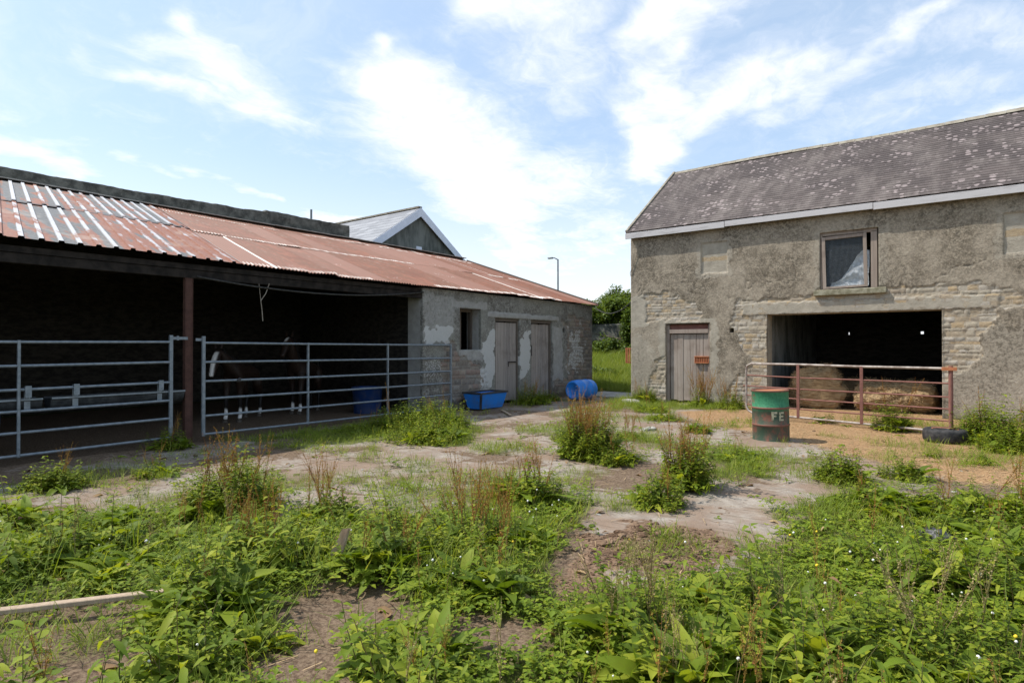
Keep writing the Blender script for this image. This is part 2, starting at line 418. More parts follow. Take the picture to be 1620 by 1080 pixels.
def m_roof_red(T):
    o = T.obj(); rn = T.attr('rnd'); pale = T.attr('pale'); row = T.attr('row')
    n1 = T.noise(T.vm('MULTIPLY', o, (.7, 5, .7)), 1.2, 6, .65, .3); n2 = T.noise(o, 2.4, 6, .62); nf = T.noise(T.vm('MULTIPLY', o, (10, 34, 10)), 1., 5, .7)
    col = T.mix(T.ramp(n2, .35, .65), (.155, .052, .028), (.235, .085, .046))
    col = T.mix(T.ramp(T.math('ADD', n1, T.math('MULTIPLY', rn, .12)), .47, .58, 0, .85), col, (.15, .062, .032))
    col = T.mix(T.math('MULTIPLY', T.ramp(rn, .3, 1), .5), col, (.31, .165, .125))
    col = T.mix(T.ramp(T.math('ADD', n1, T.math('MULTIPLY', T.math('SUBTRACT', 1, rn), .1)), .62, .8, 0, .45), col, (.34, .27, .22))
    col = T.mix(T.ramp(nf, .6, .78, 0, .5), col, (.13, .06, .04))
    col = T.mix(T.ramp(T.math('ADD', pale, T.math('MULTIPLY', T.math('SUBTRACT', nf, .5), .8)), .4, .6), col, (.66, .60, .54))
    return dict(col=col, rough=.7, spec=.35, normal=T.bump(nf, .25, .004))
mat('red_sheet', m_roof_red)
def m_roof_box(T):
    o = T.obj(); rib = T.attr('rib'); row = T.attr('row'); rn = T.attr('rnd')
    st = T.noise(T.vm('MULTIPLY', o, (.9, 3.6, .9)), 1.0, 6, .62, .4); nf = T.noise(o, 20, 5, .7); nb = T.noise(o, 1.1, 4, .6)
    grey = T.mix(T.ramp(nf, .3, .7), (.10, .10, .095), (.19, .185, .175))
    white = T.mix(T.ramp(nf, .3, .75), (.60, .61, .64), (.42, .40, .38))
    rust = T.mix(T.ramp(nf, .3, .7), (.23, .085, .05), (.33, .15, .09))
    base = T.mix(rib, grey, white)
    k = T.math('ADD', T.math('ADD', st, T.math('MULTIPLY', row, -.10)), T.math('MULTIPLY', T.math('SUBTRACT', rn, .5), .26))
    k = T.math('SUBTRACT', k, T.math('MULTIPLY', rib, .06))
    col = T.mix(T.ramp(k, .40, .50), base, rust)
    col = T.mix(T.math('MULTIPLY', T.ramp(nb, .55, .7), .3), col, (.5, .42, .34))
    col = T.mix(T.ramp(T.attr('pale'), .4, .6, 0, .8), col, (.07, .05, .045))
    return dict(col=col, rough=.6, spec=.4, metal=.1, normal=T.bump(nf, .2, .004))
mat('box_sheet', m_roof_box)

def m_plastic(c, rough=.42):
    return lambda T: dict(col=T.mix(T.ramp(T.noise(T.obj(), 5, 5, .6), .35, .75), c, tuple(min(1, x*.55+.05) for x in c)), rough=rough, spec=.5)
mat('blue_plastic', m_plastic((.012, .21, .70)))
mat('shaded_blue', m_plastic((.004, .035, .15)))  # darker copy of the blue plastic, shed shade put into its colour
mat('black_plastic', m_plastic((.022, .022, .024), .5))
mat('rubber', m_simple((.018, .018, .019), (.055, .052, .05), 12, .7, .003))
def m_drum(T):
    o = T.obj(); sp = T.new('ShaderNodeSeparateXYZ'); T.put(sp.inputs[0], o); z = sp.outputs[2]
    n = T.noise(T.vm('MULTIPLY', o, (1, 1, .55)), 6.5, 7, .7, .3); nf = T.noise(o, 32, 5, .7)
    green = T.mix(T.ramp(nf, .3, .7), (.02, .14, .065), (.05, .22, .11))
    low = T.mix(T.ramp(n, .38, .58), (.035, .065, .04), (.085, .075, .05))
    rust = T.mix(nf, (.11, .045, .03), (.24, .10, .065))
    g = T.mix(T.ramp(z, .50, .60), low, green)
    thr = T.ramp(z, .38, .62, .03, .05)
    col = T.mix(T.ramp(T.math('SUBTRACT', n, thr), .50, .58, 0, .9), g, rust)
    rg = T.math('MAXIMUM', T.ramp(T.math('ABSOLUTE', T.math('SUBTRACT', z, .585)), .012, .022, 1, 0), T.ramp(T.math('ABSOLUTE', T.math('SUBTRACT', z, .30)), .012, .022, 1, 0))
    rg = T.math('MAXIMUM', rg, T.ramp(z, .845, .865))
    col = T.mix(T.math('MULTIPLY', rg, T.ramp(n, .25, .45, .55, 1)), col, rust)
    return dict(col=col, rough=.65, spec=.35, normal=T.bump(nf, .4, .004))
mat('drum_paint', m_drum)
mat('lettering', m_simple((.10, .075, .045), (.42, .40, .27), 13, .7, .002, lo=.36, hi=.50, fine=(.2, .12, .08)))
mat('straw', m_simple((.19, .12, .06), (.37, .26, .14), 7, .95, .03, stretch=(1, 1, 5), fine=(.60, .48, .3)))
mat('straw_fibre', lambda T: dict(col=T.mix(T.rnd(), (.22, .135, .06), (.46, .33, .18)), rough=.8))
mat('clod', lambda T: dict(col=T.mix(T.rnd(), (.08, .048, .03), (.24, .16, .105)), rough=.97, spec=.05, normal=T.bump(T.noise(T.obj(), 60, 5, .7), .9, .01)))
mat('stone', m_simple((.24, .23, .20), (.40, .38, .33), 14, .95, .006))
mat('eave_dark', m_simple((.012, .010, .009), (.035, .028, .024), 6, .9, .003))  # dark beam colour taken near black to carry the shade under the eave
mat('dark_rope', m_simple((.03, .03, .03), (.07, .065, .06), 20, .8, .002))
mat('twine', m_simple((.22, .18, .14), (.34, .30, .25), 20, .9, .002))
mat('sheet_plastic', lambda T: dict(col=T.mix(T.ramp(T.noise(T.obj(), 9, 5), .3, .7), (.52, .55, .56), (.74, .76, .77)), rough=.35, spec=.5))
mat('clear_plastic', lambda T: dict(col=(.20, .27, .27), rough=.3, spec=.6))
mat('lamp_steel', m_simple((.16, .18, .19), (.24, .26, .27), 3, .5, .001, metal=.3))
mat('dark_panel', m_simple((.10, .10, .13), (.15, .15, .18), 4, .7, .004))
mat('hoof', m_simple((.05, .04, .03), (.12, .10, .08), 20, .6, .002))
mat('horse_hair', m_simple((.006, .005, .004), (.02, .015, .012), 30, .6, .004, stretch=(1, 1, .2)))
mat('eye', lambda T: dict(col=(.004, .003, .003), rough=.08, spec=.6))
def m_horse(T):
    n = T.noise(T.obj(), 14, 5, .6); wv = T.attr('whitehair'); dk = T.attr('points')
    col = T.mix(n, (.016, .009, .006), (.032, .017, .011))
    col = T.mix(dk, col, (.010, .008, .007))
    col = T.mix(wv, col, (.80, .77, .72))
    return dict(col=col, rough=.55, spec=.3, normal=T.bump(T.noise(T.obj((1, 1, .3)), 90, 3), .2, .002))
mat('horse_coat', m_horse)

def leafmat(name, a, b, c, trans=.38, rough=.6):
    def f(T):
        r = T.rnd(); o = T.obj(); n = T.noise(o, 1.1, 4, .6); nf = T.noise(o, 45, 3, .6)
        cr = T.new('ShaderNodeValToRGB'); el = cr.color_ramp.elements; el.new(.5)
        for e, p, q in zip(el, (0, .55, 1), (a, b, c)): e.position = p; e.color = tuple(q)+(1,)
        T.put(cr.inputs[0], T.math('ADD', T.math('MULTIPLY', r, .75), T.math('MULTIPLY', T.math('SUBTRACT', n, .35), .8), clamp=True))
        col = T.mix(T.ramp(nf, .3, .7, .15, 0), cr.outputs[0], (.16, .10, .03))
        p = T.new('ShaderNodeBsdfPrincipled'); T.put(p.inputs['Base Color'], col); p.inputs['Roughness'].default_value = rough; p.inputs['Specular IOR Level'].default_value = .22
        t = T.new('ShaderNodeBsdfTranslucent'); T.put(t.inputs[0], T.mix(1.0, col, (1.5, 1.45, .6), 'MULTIPLY'))
        mx = T.new('ShaderNodeMixShader'); mx.inputs[0].default_value = trans
        T.nt.links.new(p.outputs[0], mx.inputs[1]); T.nt.links.new(t.outputs[0], mx.inputs[2])
        return dict(shader=mx.outputs[0])
    return mat(name, f)
leafmat('nettle_leaf', (.055, .100, .008), (.155, .225, .014), (.37, .39, .035))
leafmat('dock_leaf', (.065, .118, .010), (.165, .240, .017), (.36, .385, .036))
leafmat('clover_leaf', (.075, .130, .010), (.170, .250, .016), (.33, .37, .032))
leafmat('grass_blade', (.095, .15, .016), (.19, .265, .025), (.36, .36, .09))
leafmat('meadow_blade', (.13, .20, .03), (.22, .29, .05), (.36, .36, .12))
leafmat('dead_leaf', (.16, .09, .045), (.27, .17, .09), (.38, .29, .15), .1, .9)
leafmat('stem', (.11, .12, .04), (.19, .15, .06), (.24, .13, .06), .1)
leafmat('seed_rust', (.27, .10, .03), (.38, .19, .055), (.32, .30, .06), .25, .8)
leafmat('seed_pale', (.30, .22, .10), (.42, .33, .16), (.38, .36, .15), .25, .8)
leafmat('tree_leaf', (.045, .085, .016), (.095, .15, .03), (.19, .24, .06), .35)
leafmat('ivy_leaf', (.035, .075, .012), (.08, .135, .022), (.17, .23, .045), .3)
mat('bark', m_simple((.07, .055, .04), (.16, .13, .10), 8, .95, .02, stretch=(1, 1, .3)))
mat('white_petal', lambda T: dict(col=(.74, .73, .66), rough=.8))
mat('yellow_petal', lambda T: dict(col=(.75, .55, .03), rough=.6))
mat('dead_wood', m_wood((.38, .28, .22), (.58, .47, .38), (.3, .2, .15)))

# ------------------------------------------------------------------ ground
V1 = [(-9.5, -.6), (-8.6, .9), (-7.3, 1.6), (-6.5, 2.1), (-5.9, 2.9), (-5.1, 3.1), (-4.4, 3.5), (-3.9, 4.1), (-3.75, 4.8), (-3.7, 5.6), (-3.2, 5.3), (-2.75, 4.6), (-2.4, 4.1), (-2.1, 3.6), (-2.05, 3.0), (-1.83, 2.7), (-1.05, 2.2), (-.6, .5), (-3.2, -1.2)]
V2 = [(-1.75, 3.5), (-1.45, 3.9), (-1.15, 4.5), (-1.05, 5.3), (-1.1, 6.1), (-.9, 6.9), (-.5, 6.9), (-.05, 7.1), (.7, 7.9), (2.5, 8.5), (3, 3), (1, -1), (-1.0, 1.2), (-1.5, 2.2), (-1.85, 2.9)]
BARE = [[(-3.55, 1.95), (-3.35, 2.65), (-2.95, 2.75), (-2.65, 2.35), (-2.65, 1.9), (-3.0, 1.75)],
        [(-5.2, .2), (-4.6, 1.05), (-4.2, 1.35), (-3.85, 1.58), (-3.4, 1.45), (-3.1, 1.12), (-3.3, .4)],
        [(-2.4, 2.35), (-2.25, 2.72), (-1.95, 2.85), (-1.72, 2.68), (-1.92, 2.25), (-2.12, 2.15)],
        [(-2.97, 1.6), (-2.82, 1.82), (-2.46, 1.69), (-2.65, 1.4)]]
DUNG = [(-2.6, 4.35), (-2.3, 4.8), (-1.9, 5.1), (-1.35, 4.75), (-1.5, 4.1), (-1.75, 3.7), (-1.8, 3.2), (-1.98, 3.1)]
CONC = [(-2.3, 4.7), (-2.2, 6.2), (-2.0, 7.4), (-1.9, 8.6), (-1.5, 9.7), (-1.25, 8.0), (-1.38, 6.5), (-1.22, 5.6), (-1.35, 4.7)]
STRAW = [(-5.5, 14.0), (-4.6, 15.6), (-4.3, 23), (3, 23), (3, 10.5), (.9, 8.9), (-.1, 8.8), (-.9, 9.6), (-1.7, 10.3), (-2.4, 11.1), (-4.3, 12.2)]
M1P = [(-8.0, 6.6), (-8.9, 7.6), (-9.0, 9.0), (-7.4, 8.0), (-6.6, 7.1)]
MID = [(-3.1, 8.6), (-3.0, 9.6), (-2.4, 9.4), (-1.95, 8.2), (-2.4, 7.4), (-2.8, 8.0)]
TURF = [(-1.35, 6.3), (-.9, 7.3), (-.3, 6.7), (-.1, 5.2), (-.7, 4.2), (-1.2, 4.6)]
STRIP = [(-9.9, 5.2), (-9.6, 7.2), (-9.3, 9.0), (-7.4, 7.6), (-7.6, 6.3), (-8.8, 5.6)]
PASS = [(-16, 27), (-16, 18.6), (-10.1, 18.3), (-9.2, 17.2), (-8.6, 16.2), (-8.0, 15.6), (-7.9, 16.2), (-7.9, 27)]
BARNBASE = [(-8.2, 14.6), (-8.2, 16.2), (-4.6, 16.2), (-4.9, 14.9), (-6.0, 14.0), (-6.8, 13.9)]
def cover(x, y):
    """0..1 weed cover"""
    n = fbm(x, y, 1.7, 4, 3)-.5
    d = np.maximum(sdp(x, y, V1), sdp(x, y, V2))
    for b in BARE: d = np.minimum(d, -sdp(x, y, b)-.08)
    d = np.minimum(d, -sdp(x, y, DUNG)-.10)
    return sst(-.12, .18, d + n*.75)
def turf(x, y):
    n = fbm(x, y, 2.6, 4, 11)-.5
    d = np.maximum.reduce([sdp(x, y, p) for p in (M1P, MID, TURF, STRIP, PASS, BARNBASE)])
    g = sst(-.15, .35, d + n*1.4)
    return np.clip(g + .5*sst(.52, .66, fbm(x, y, 1.1, 4, 21))*sst(-9.6, -8.4, x)*(y < 15), 0, 1)
def gz(x, y):
    x = np.asarray(x, float); y = np.asarray(y, float)
    z = .05*(fbm(x, y, .7, 3, 5)-.5) + .018*(fbm(x, y, 4.5, 3, 6)-.5)
    z = z + sst(-.1, .2, sdp(x, y, DUNG)+1.2*(fbm(x, y, 3.2, 4, 88)-.55))*(.035*(fbm(x, y, 7, 4, 9)-.25))
    near = sst(6, 2, np.hypot(x+3, y-2))
    z = z + near*.05*(fbm(x, y, 2.6, 3, 15)-.5)
    bank = sst(18.5, 29, y)*sst(-8.15, -8.35, x)
    back = sst(25, 34, y)
    return z*(1-.0*bank) + 1.15*np.maximum(bank, back*.9) + 4.0*sst(60, 300, y)*sst(0, 1, back)
def lines(segs):
    o = []
    for a, b, st in segs:
        n = max(1, int(round(abs(b-a)/st))); o += list(np.linspace(a, b, n, endpoint=False))
    o.append(segs[-1][1]); return np.array(o)
gx = lines([(-420, -60, 30), (-60, -20, 5), (-20, -11, .3), (-11, -8.4, .07), (-8.4, -8.1, .05), (-8.1, 1.6, .035), (1.6, 8, .25), (8, 40, 4), (40, 420, 30)])
gy = lines([(-200, -20, 20), (-20, -2, 1.5), (-2, .3, .15), (.3, 6, .03), (6, 18, .06), (18, 34, .25), (34, 80, 4), (80, 500, 30)])
GX, GY = np.meshgrid(gx, gy); nx, ny = len(gx), len(gy)
GZ = gz(GX, GY)
idx = np.arange(nx*ny).reshape(ny, nx)
F = np.stack([idx[:-1, :-1], idx[:-1, 1:], idx[1:, 1:], idx[1:, :-1]], -1).reshape(-1, 4)
fx, fy = GX.ravel(), GY.ravel()
veg = np.maximum(cover(fx, fy)*.95, turf(fx, fy))
far = ((fy > 26) | (fx < -17) | (fx > 7) | (fy < -3)).astype(float); veg = np.maximum(veg, far)
nn = fbm(fx, fy, 1.2, 4, 31)
dirt = np.clip(.36+ (nn-.5)*2.0, 0, 1)
dirt = np.maximum(dirt, sst(-9.3, -10.3, fx)*.95*(fy < 18))
dirt = np.maximum(dirt, sst(-.3, .1, np.maximum(sdp(fx, fy, V1), sdp(fx, fy, V2)))*.9)
dirt = dirt*(1-sst(-.15, .15, sdp(fx, fy, CONC)))
dirt = np.where(fy > 16.3, .8, dirt)
straw = sst(-.5, .4, sdp(fx, fy, STRAW))*.95 + .25*(fbm(fx, fy, .8, 3, 41)-.45)
ck = sst(.016, .003, np.abs(fbm(fx, fy, .8, 3, 120)-.5))*(1-sst(-.1, .1, sdp(fx, fy, CONC))*.5)
dirt = np.maximum(dirt, ck*.95); veg = np.maximum(veg, ck*.35*(fbm(fx, fy, 1.5, 3, 44) > .5))
dungm = sst(-.25, .2, sdp(fx, fy, DUNG)+1.2*(fbm(fx, fy, 3.2, 4, 88)-.52))
g = npmesh(np.stack([fx, fy, GZ.ravel()], 1), F, attrs=dict(veg=veg, straw=np.clip(straw, 0, 1), dung=dungm, dirt=dirt), smooth=True, mats=('ground',), name='ground')
tag(g, kind='structure')

# ------------------------------------------------------------------ walls with real relief
def stones(u, z, seed, hmin=.09, hmax=.2, wmin=.16, wmax=.5):
    r = np.random.default_rng(seed)
    z2 = z + .07*(fbm(u, z, .9, 3, seed+1)-.5); u2 = u + .06*(fbm(u, z, 2.2, 3, seed+2)-.5)
    zb = np.cumsum(r.uniform(hmin, hmax, 80)) - .5
    row = np.searchsorted(zb, z2.ravel()).reshape(z2.shape)
    rn = np.zeros(z2.shape); ed = np.zeros(z2.shape)
    for k in np.unique(row):
        m = row == k
        ub = np.cumsum(r.uniform(wmin, wmax, 420)) - 30 - r.uniform(0, .5)
        ub = ub + 0
        c = np.searchsorted(ub, u2[m]); c = np.clip(c, 1, len(ub)-1)
        lo, hi = ub[c-1], ub[c]; zl, zh = (zb[k-1] if k > 0 else -1), (zb[k] if k < len(zb) else 99)
        e = np.minimum.reduce([u2[m]-lo, hi-u2[m], z2[m]-zl, zh-z2[m]])
        hv = _h(c.astype(float), np.full(c.shape, float(k)), seed)
        rn[m] = hv; ed[m] = np.maximum(e, 0)
    return rn, ed
def relief_wall(name, parent, m, plane, U, Z, openings, cell, fields, thick=.5):
    """plane: ('y', 16.2, -1) outward -y with u = x, or ('x', -10.2, +1) outward +x with u = y"""
    ax, pos, sg = plane
    def ticks(lo, hi, vals):
        p = sorted({lo, hi, *[v for v in vals if lo < v < hi]})
        return lines([(a, b, cell) for a, b in zip(p[:-1], p[1:])])
    us = ticks(U[0], U[1], [v for o in openings for v in o[:2]]); zs = ticks(Z[0], Z[1], [v for o in openings for v in o[2:]])
    UU, ZZ = np.meshgrid(us, zs); nu, nz_ = len(us), len(zs)
    fl = fields(UU.ravel(), ZZ.ravel()); disp = fl.pop('disp')
    ids = np.arange(nu*nz_).reshape(nz_, nu)
    F = np.stack([ids[:-1, :-1], ids[:-1, 1:], ids[1:, 1:], ids[1:, :-1]], -1).reshape(-1, 4)
    uc = (us[:-1]+us[1:])/2; zc = (zs[:-1]+zs[1:])/2; UC, ZC = np.meshgrid(uc, zc); keep = np.ones(UC.shape, bool)
    for a, b, c, d in openings: keep &= ~((UC > a) & (UC < b) & (ZC > c) & (ZC < d))
    F = F[keep.ravel()]
    used = np.unique(F); rem = np.full(nu*nz_, -1); rem[used] = np.arange(len(used)); F = rem[F]
    u, z, disp = UU.ravel()[used], ZZ.ravel()[used], disp[used]; fl = {k: v[used] for k, v in fl.items()}
    E_ = np.concatenate([F[:, [0, 1]], F[:, [1, 2]], F[:, [2, 3]], F[:, [3, 0]]]); key = np.sort(E_, 1)
    uq, ix, ct = np.unique(key, axis=0, return_index=True, return_counts=True)
    be = E_[ix[ct == 1]]; bv = np.unique(be); n0 = len(u); mp = np.full(n0, -1); mp[bv] = np.arange(len(bv))+n0
    nfront = len(F)
    F = np.concatenate([F, np.stack([be[:, 1], be[:, 0], mp[be[:, 0]], mp[be[:, 1]]], 1)])
    disp[bv] = np.clip(disp[bv], -.004, .01)*0
    u = np.concatenate([u, u[bv]]); z = np.concatenate([z, z[bv]]); dp = np.concatenate([disp, np.full(len(bv), -.08)])
    fl = {k: np.concatenate([v, v[bv]]) for k, v in fl.items()}
    out = pos + sg*dp
    # backing boxes
    pu = sorted({U[0], U[1], *[v for o in openings for v in o[:2]]}); pz = sorted({Z[0], Z[1], *[v for o in openings for v in o[2:]]})
    BV = []; BF = []
    for a, b in zip(pu[:-1], pu[1:]):
        for c, d in zip(pz[:-1], pz[1:]):
            if any(o[0]-1e-6 <= a and b <= o[1]+1e-6 and o[2]-1e-6 <= c and d <= o[3]+1e-6 for o in openings): continue
            q = [(uu, zz_, dd) for dd in (-.083, -thick) for zz_ in (c, d) for uu in (a, b)]
            k = len(BV); BV += q
            BF += [[k+i for i in f] for f in ((0, 2, 3, 1), (4, 5, 7, 6), (0, 1, 5, 4), (2, 6, 7, 3), (0, 4, 6, 2), (1, 3, 7, 5))]
    BV = np.array(BV); nb = len(u)
    u = np.concatenate([u, BV[:, 0]]); z = np.concatenate([z, BV[:, 1]]); out = np.concatenate([out, pos+sg*BV[:, 2]])
    ex = dict(exposed=0, srnd=.3, sedge=.1, pale=1.0, white=0, dark_tone=0)
    fl = {k: np.concatenate([fl[k], np.full(len(BV), ex[k])]) for k in ex}
    F = np.concatenate([F, np.array(BF)+nb])
    V = np.stack([u, out, z], 1) if ax == 'y' else np.stack([out, u, z], 1)
    sm = np.zeros(len(F), bool); sm[:nfront] = True
    return npmesh(V, F, attrs=fl, smooth=sm, mats=(m,), name=name, parent=parent, org=tuple(parent.location))

def P(poly, u, z, soft=.08, n=None, amp=.25):
    nz_ = (n-.5)*amp*2 if n is not None else 0
    return sst(-soft, soft, sdp(u, z, poly)+nz_)
def rect(a, b, c, d): return [(a, c), (b, c), (b, d), (a, d)]

# ------------------------------------------------------------------ stone barn
BY = 16.2; BX0 = -7.92; BX1 = 6.0
barn = thing('stone_barn', (-1.0, BY, 0), 'two-storey stone and render barn with a dark slate roof and wide open doorway', 'barn')
DOOR = (-6.84, -5.58, 0, 2.22); BIG = (-4.10, -.44, 0, 2.40); WIN = (-2.86, -1.63, 2.97, 4.36); HOLE = (-5.04, -4.93, 1.95, 2.06)
def barn_fields(u, z):
    n = fbm(u, z, 2.4, 5, 51); n2 = fbm(u, z, 6, 4, 57)
    rn, ed = stones(u, z, 5, .055, .13, .10, .34); n3 = fbm(u, z, 14, 4, 59)
    ex = np.maximum.reduce([
        P([(-7.4, 2.3), (-6.9, 2.35), (-5.9, 2.3), (-5.75, 2.45), (-6.1, 2.85), (-6.8, 3.1), (-7.5, 3.1)], u, z, .02, n2, .12),
        P([(-7.5, .0), (-6.84, .0), (-6.84, 1.35), (-7.1, 1.2), (-7.3, .75)], u, z, .02, n2, .14),
        P([(-4.95, 2.75), (-5.0, 2.2), (-4.75, 1.6), (-4.5, 1.1), (-4.9, .7), (-5.2, .2), (-5.2, 0), (-4.1, 0), (-4.1, 2.42), (-4.6, 2.9)], u, z, .02, n2, .12),
        P([(-4.7, 2.75), (-3.0, 2.85), (-2.9, 2.98), (-1.5, 3.02), (-1.0, 2.95), (.2, 2.95), (1.0, 2.7), (1.2, 2.4), (-.44, 2.4)], u, z, .02, n2, .10),
        P([(-.44, 2.7), (.5, 2.7), (.55, 2.2), (.15, 1.9), (.25, 1.4), (-.1, 1.0), (-.44, .9)], u, z, .02, n2, .14),
        P([(1.4, 1.6), (2.6, 1.9), (3.5, .8), (2, .3)], u, z, .02, n2, .2)])
    pale = np.maximum.reduce([
        P([(-7.95, 2.1), (-7.35, 2.2), (-7.35, 3.1), (-7.95, 3.05)], u, z, .03, n2, .06),
        P(rect(-4.75, .95, 2.42, 2.73), u, z, .03, n2, .08)*.85,
        P(rect(-7.02, -5.42, 2.24, 2.36), u, z, .02, n2, .03),
        P(rect(-5.58, -5.35, 0, 2.3), u, z, .06, n2, .12)*.8,
        P(rect(-7.05, -6.84, .9, 2.3), u, z, .05, n2, .1)*.8,
        P([(-.35, .0), (-.35, .9), (.2, 1.3), (.3, 1.9), (.9, 2.0), (2.2, 1.7), (3, 0)], u, z, .1, n, .5)*.45,
        P([(-7.95, 0), (-7.3, 0), (-7.2, 1.8), (-7.95, 2.1)], u, z, .1, n, .3)*.55,
        P(rect(-8, 6, 4.42, 4.8), u, z, .06, n, .12)*.35,
        P(rect(-3.0, -1.42, 2.9, 4.45), u, z, .05, n2, .12)*.45])
    lint = P(rect(-4.72, .55, 2.41, 2.70), u, z, .012, n2, .05)
    ex = ex*(1-P(rect(-4.7, .3, 2.40, 2.70), u, z, .02, n2, .05)*(1-sst(.55, .62, n2)))
    b1 = P(rect(-5.80, -5.11, 3.57, 4.41), u, z, .006); b2 = P(rect(.62, 1.34, 3.52, 4.38), u, z, .006)
    bb = np.maximum(b1, b2)
    pale = np.maximum(pale, bb*.75); pale = np.maximum(pale, P(rect(-5.95, -4.98, 3.45, 4.5), u, z, .04, n2, .1)*.55*(1-bb)); pale = np.maximum(pale, P(rect(.45, 1.5, 3.4, 4.5), u, z, .04, n2, .1)*.5*(1-bb))
    disp = -.028*ex + ex*(.012*sst(0, .03, ed)*(.3+1.2*rn) + .022*(n3-.5)) + .010*(n2-.5) + .02*(n-.5)*(1-ex)
    disp = disp - .035*bb
    disp = np.where(lint > .5, np.maximum(disp, .0+.012*(n2-.5)), disp)
    cracks = sst(.006, .0, np.abs(fbm(u, z, 1.1, 4, 77)-.5)*.9)*sst(2.4, 3.2, z)*sst(3.8, 3.3, z)
    disp = disp - .02*cracks
    dark_tone = sst(.55, -.1, z)*.62 + .35*sst(.55, .7, fbm(u*1.0, z*.6, .7, 4, 61))*(z > 2.9)  # darker towards the wall foot, plus noise patches higher up
    bandc = bb*P(rect(-9, 9, 3.9, 4.02), u, z, .03, n2, .05)
    srnd = np.where(bb > .5, .42, rn)
    exo = np.maximum(ex*(1-bb), bandc*.9)
    return dict(disp=disp, exposed=exo, srnd=srnd, sedge=np.where(bb > .5, .1, ed), pale=pale, white=np.zeros_like(u), dark_tone=dark_tone)
relief_wall('front_wall', barn, 'barn_render', ('y', BY, -1), (BX0, BX1), (0, 4.80), [DOOR, BIG, WIN, HOLE], .024, barn_fields)
b = MB()
D0, D1 = BY+.5, 23.2     # inside faces
# gable ends (pentagon prisms) and back wall with two vent holes
for x0, x1 in ((BX0, BX0+.5), (BX1-.5, BX1)):
    pr = [(BY+.502, 0), (23.2, 0), (23.2, 4.85), (19.7, 7.36), (BY+.502, 4.98)]
    v = [(x, y, z) for x in (x0, x1) for y, z in pr]
    b.add(v, [(0, 1, 2, 3, 4), (9, 8, 7, 6, 5)]+[(i, 5+i, 5+(i+1) % 5, (i+1) % 5) for i in range(5)])
    b.build('gable_wall', 'shaded_stone', barn); b = MB()
b = MB(); hs = [(-3.215, -3.125, 1.95, 2.08), (-1.18, -1.08, 1.95, 2.08)]
xs = [BX0+.5, -3.215, -3.125, -1.18, -1.08, BX1-.5]
for i, (a, c) in enumerate(zip(xs[:-1], xs[1:])):
    if i in (1, 3): b.box(a, c, 22.7, 23.2, 0, 1.97); b.box(a, c, 22.7, 23.2, 2.06, 4.85)
    else: b.box(a, c, 22.7, 23.2, 0, 4.85)
b.build('back_wall', 'shaded_stone', barn)
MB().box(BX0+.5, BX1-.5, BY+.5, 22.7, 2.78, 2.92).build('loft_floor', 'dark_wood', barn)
b = MB().box(-4.36, -4.13, BY+.5, 22.7, 0, 2.78); b.build('partition_wall', 'interior_lime', barn)
b = MB()
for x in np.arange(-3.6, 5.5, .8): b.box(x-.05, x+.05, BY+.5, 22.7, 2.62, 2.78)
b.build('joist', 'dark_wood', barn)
# roof
EY, EZ, RY, RZ = 16.04, 4.93, 19.7, 7.52
sl = math.hypot(RY-EY, RZ-EZ); dy, dz = (RY-EY)/sl, (RZ-EZ)/sl
roof = MB()
v = []
for x in (BX0-.05, BX1+.1):
    v += [(x, EY+.02, EZ-.03), (x, RY, RZ-.03), (x, 2*RY-EY, EZ-.03), (x, 2*RY-EY, EZ-.10), (x, RY, RZ-.13), (x, EY+.02, EZ-.10)]
roof.add(v, [(0, 1, 7, 6), (1, 2, 8, 7), (2, 3, 9, 8), (3, 4, 10, 9), (4, 5, 11, 10), (5, 0, 6, 11), (5, 4, 1, 0), (4, 3, 2, 1), (6, 7, 10, 11), (7, 8, 9, 10)])
rf = roof.build('roof', 'dark_wood', barn)
def slates(y0, z0, dy, dz, L, x0, x1, exp=.135, wid=.21, sag=0.0, seed=3, axis='x'):
    r = np.random.default_rng(seed); V = []; F = []; n = int(L/exp)+1
    for c in range(n):
        x = x0 - r.uniform(0, wid)
        while x < x1:
            a = max(x0-.01, x)+.0004; ww = wid*r.uniform(.75, 1.3); bq = min(x+ww, x1)-.0004; x += ww
            if bq-a < .03: continue
            s0 = c*exp + r.normal(0, .0018) - (.03 if r.random() < .006 else 0); s1 = min(s0+exp*1.5, L); t = .007+r.uniform(-.0004, .0006)+.006*(r.random() < .01); tw = r.normal(0, .0003)
            k = len(V)
            for xx, sx in ((a, -1), (bq, 1)):
                for s, hh in ((s0, t+tw*sx+.004), (s0, t+tw*sx-.007), (s1, .001), (s1, -.006)):
                    V.append((xx, s, hh))
            F += [(k, k+4, k+6, k+2), (k, k+1, k+5, k+4), (k, k+2, k+3, k+1), (k+4, k+5, k+7, k+6)]
    V = np.array(V)
    sg = .025*(fbm(V[:, 0], V[:, 1], .35, 3, seed)-.5)*2*(1 if sag else .3)
    y = y0 + V[:, 1]*dy - (V[:, 2]+sg)*dz; z = z0 + V[:, 1]*dz + (V[:, 2]+sg)*abs(dy)
    return V[:, 0], y, z, F
x_, y_, z_, F_ = slates(EY, EZ+.01, dy, dz, sl, BX0-.08, BX1+.1, sag=1)
npmesh(np.stack([x_, y_, z_], 1), F_, mats=('slate',), name='slates', parent=rf, org=tuple(barn.location))
b = MB(); r_ = random.Random(4); x = BX0-.08
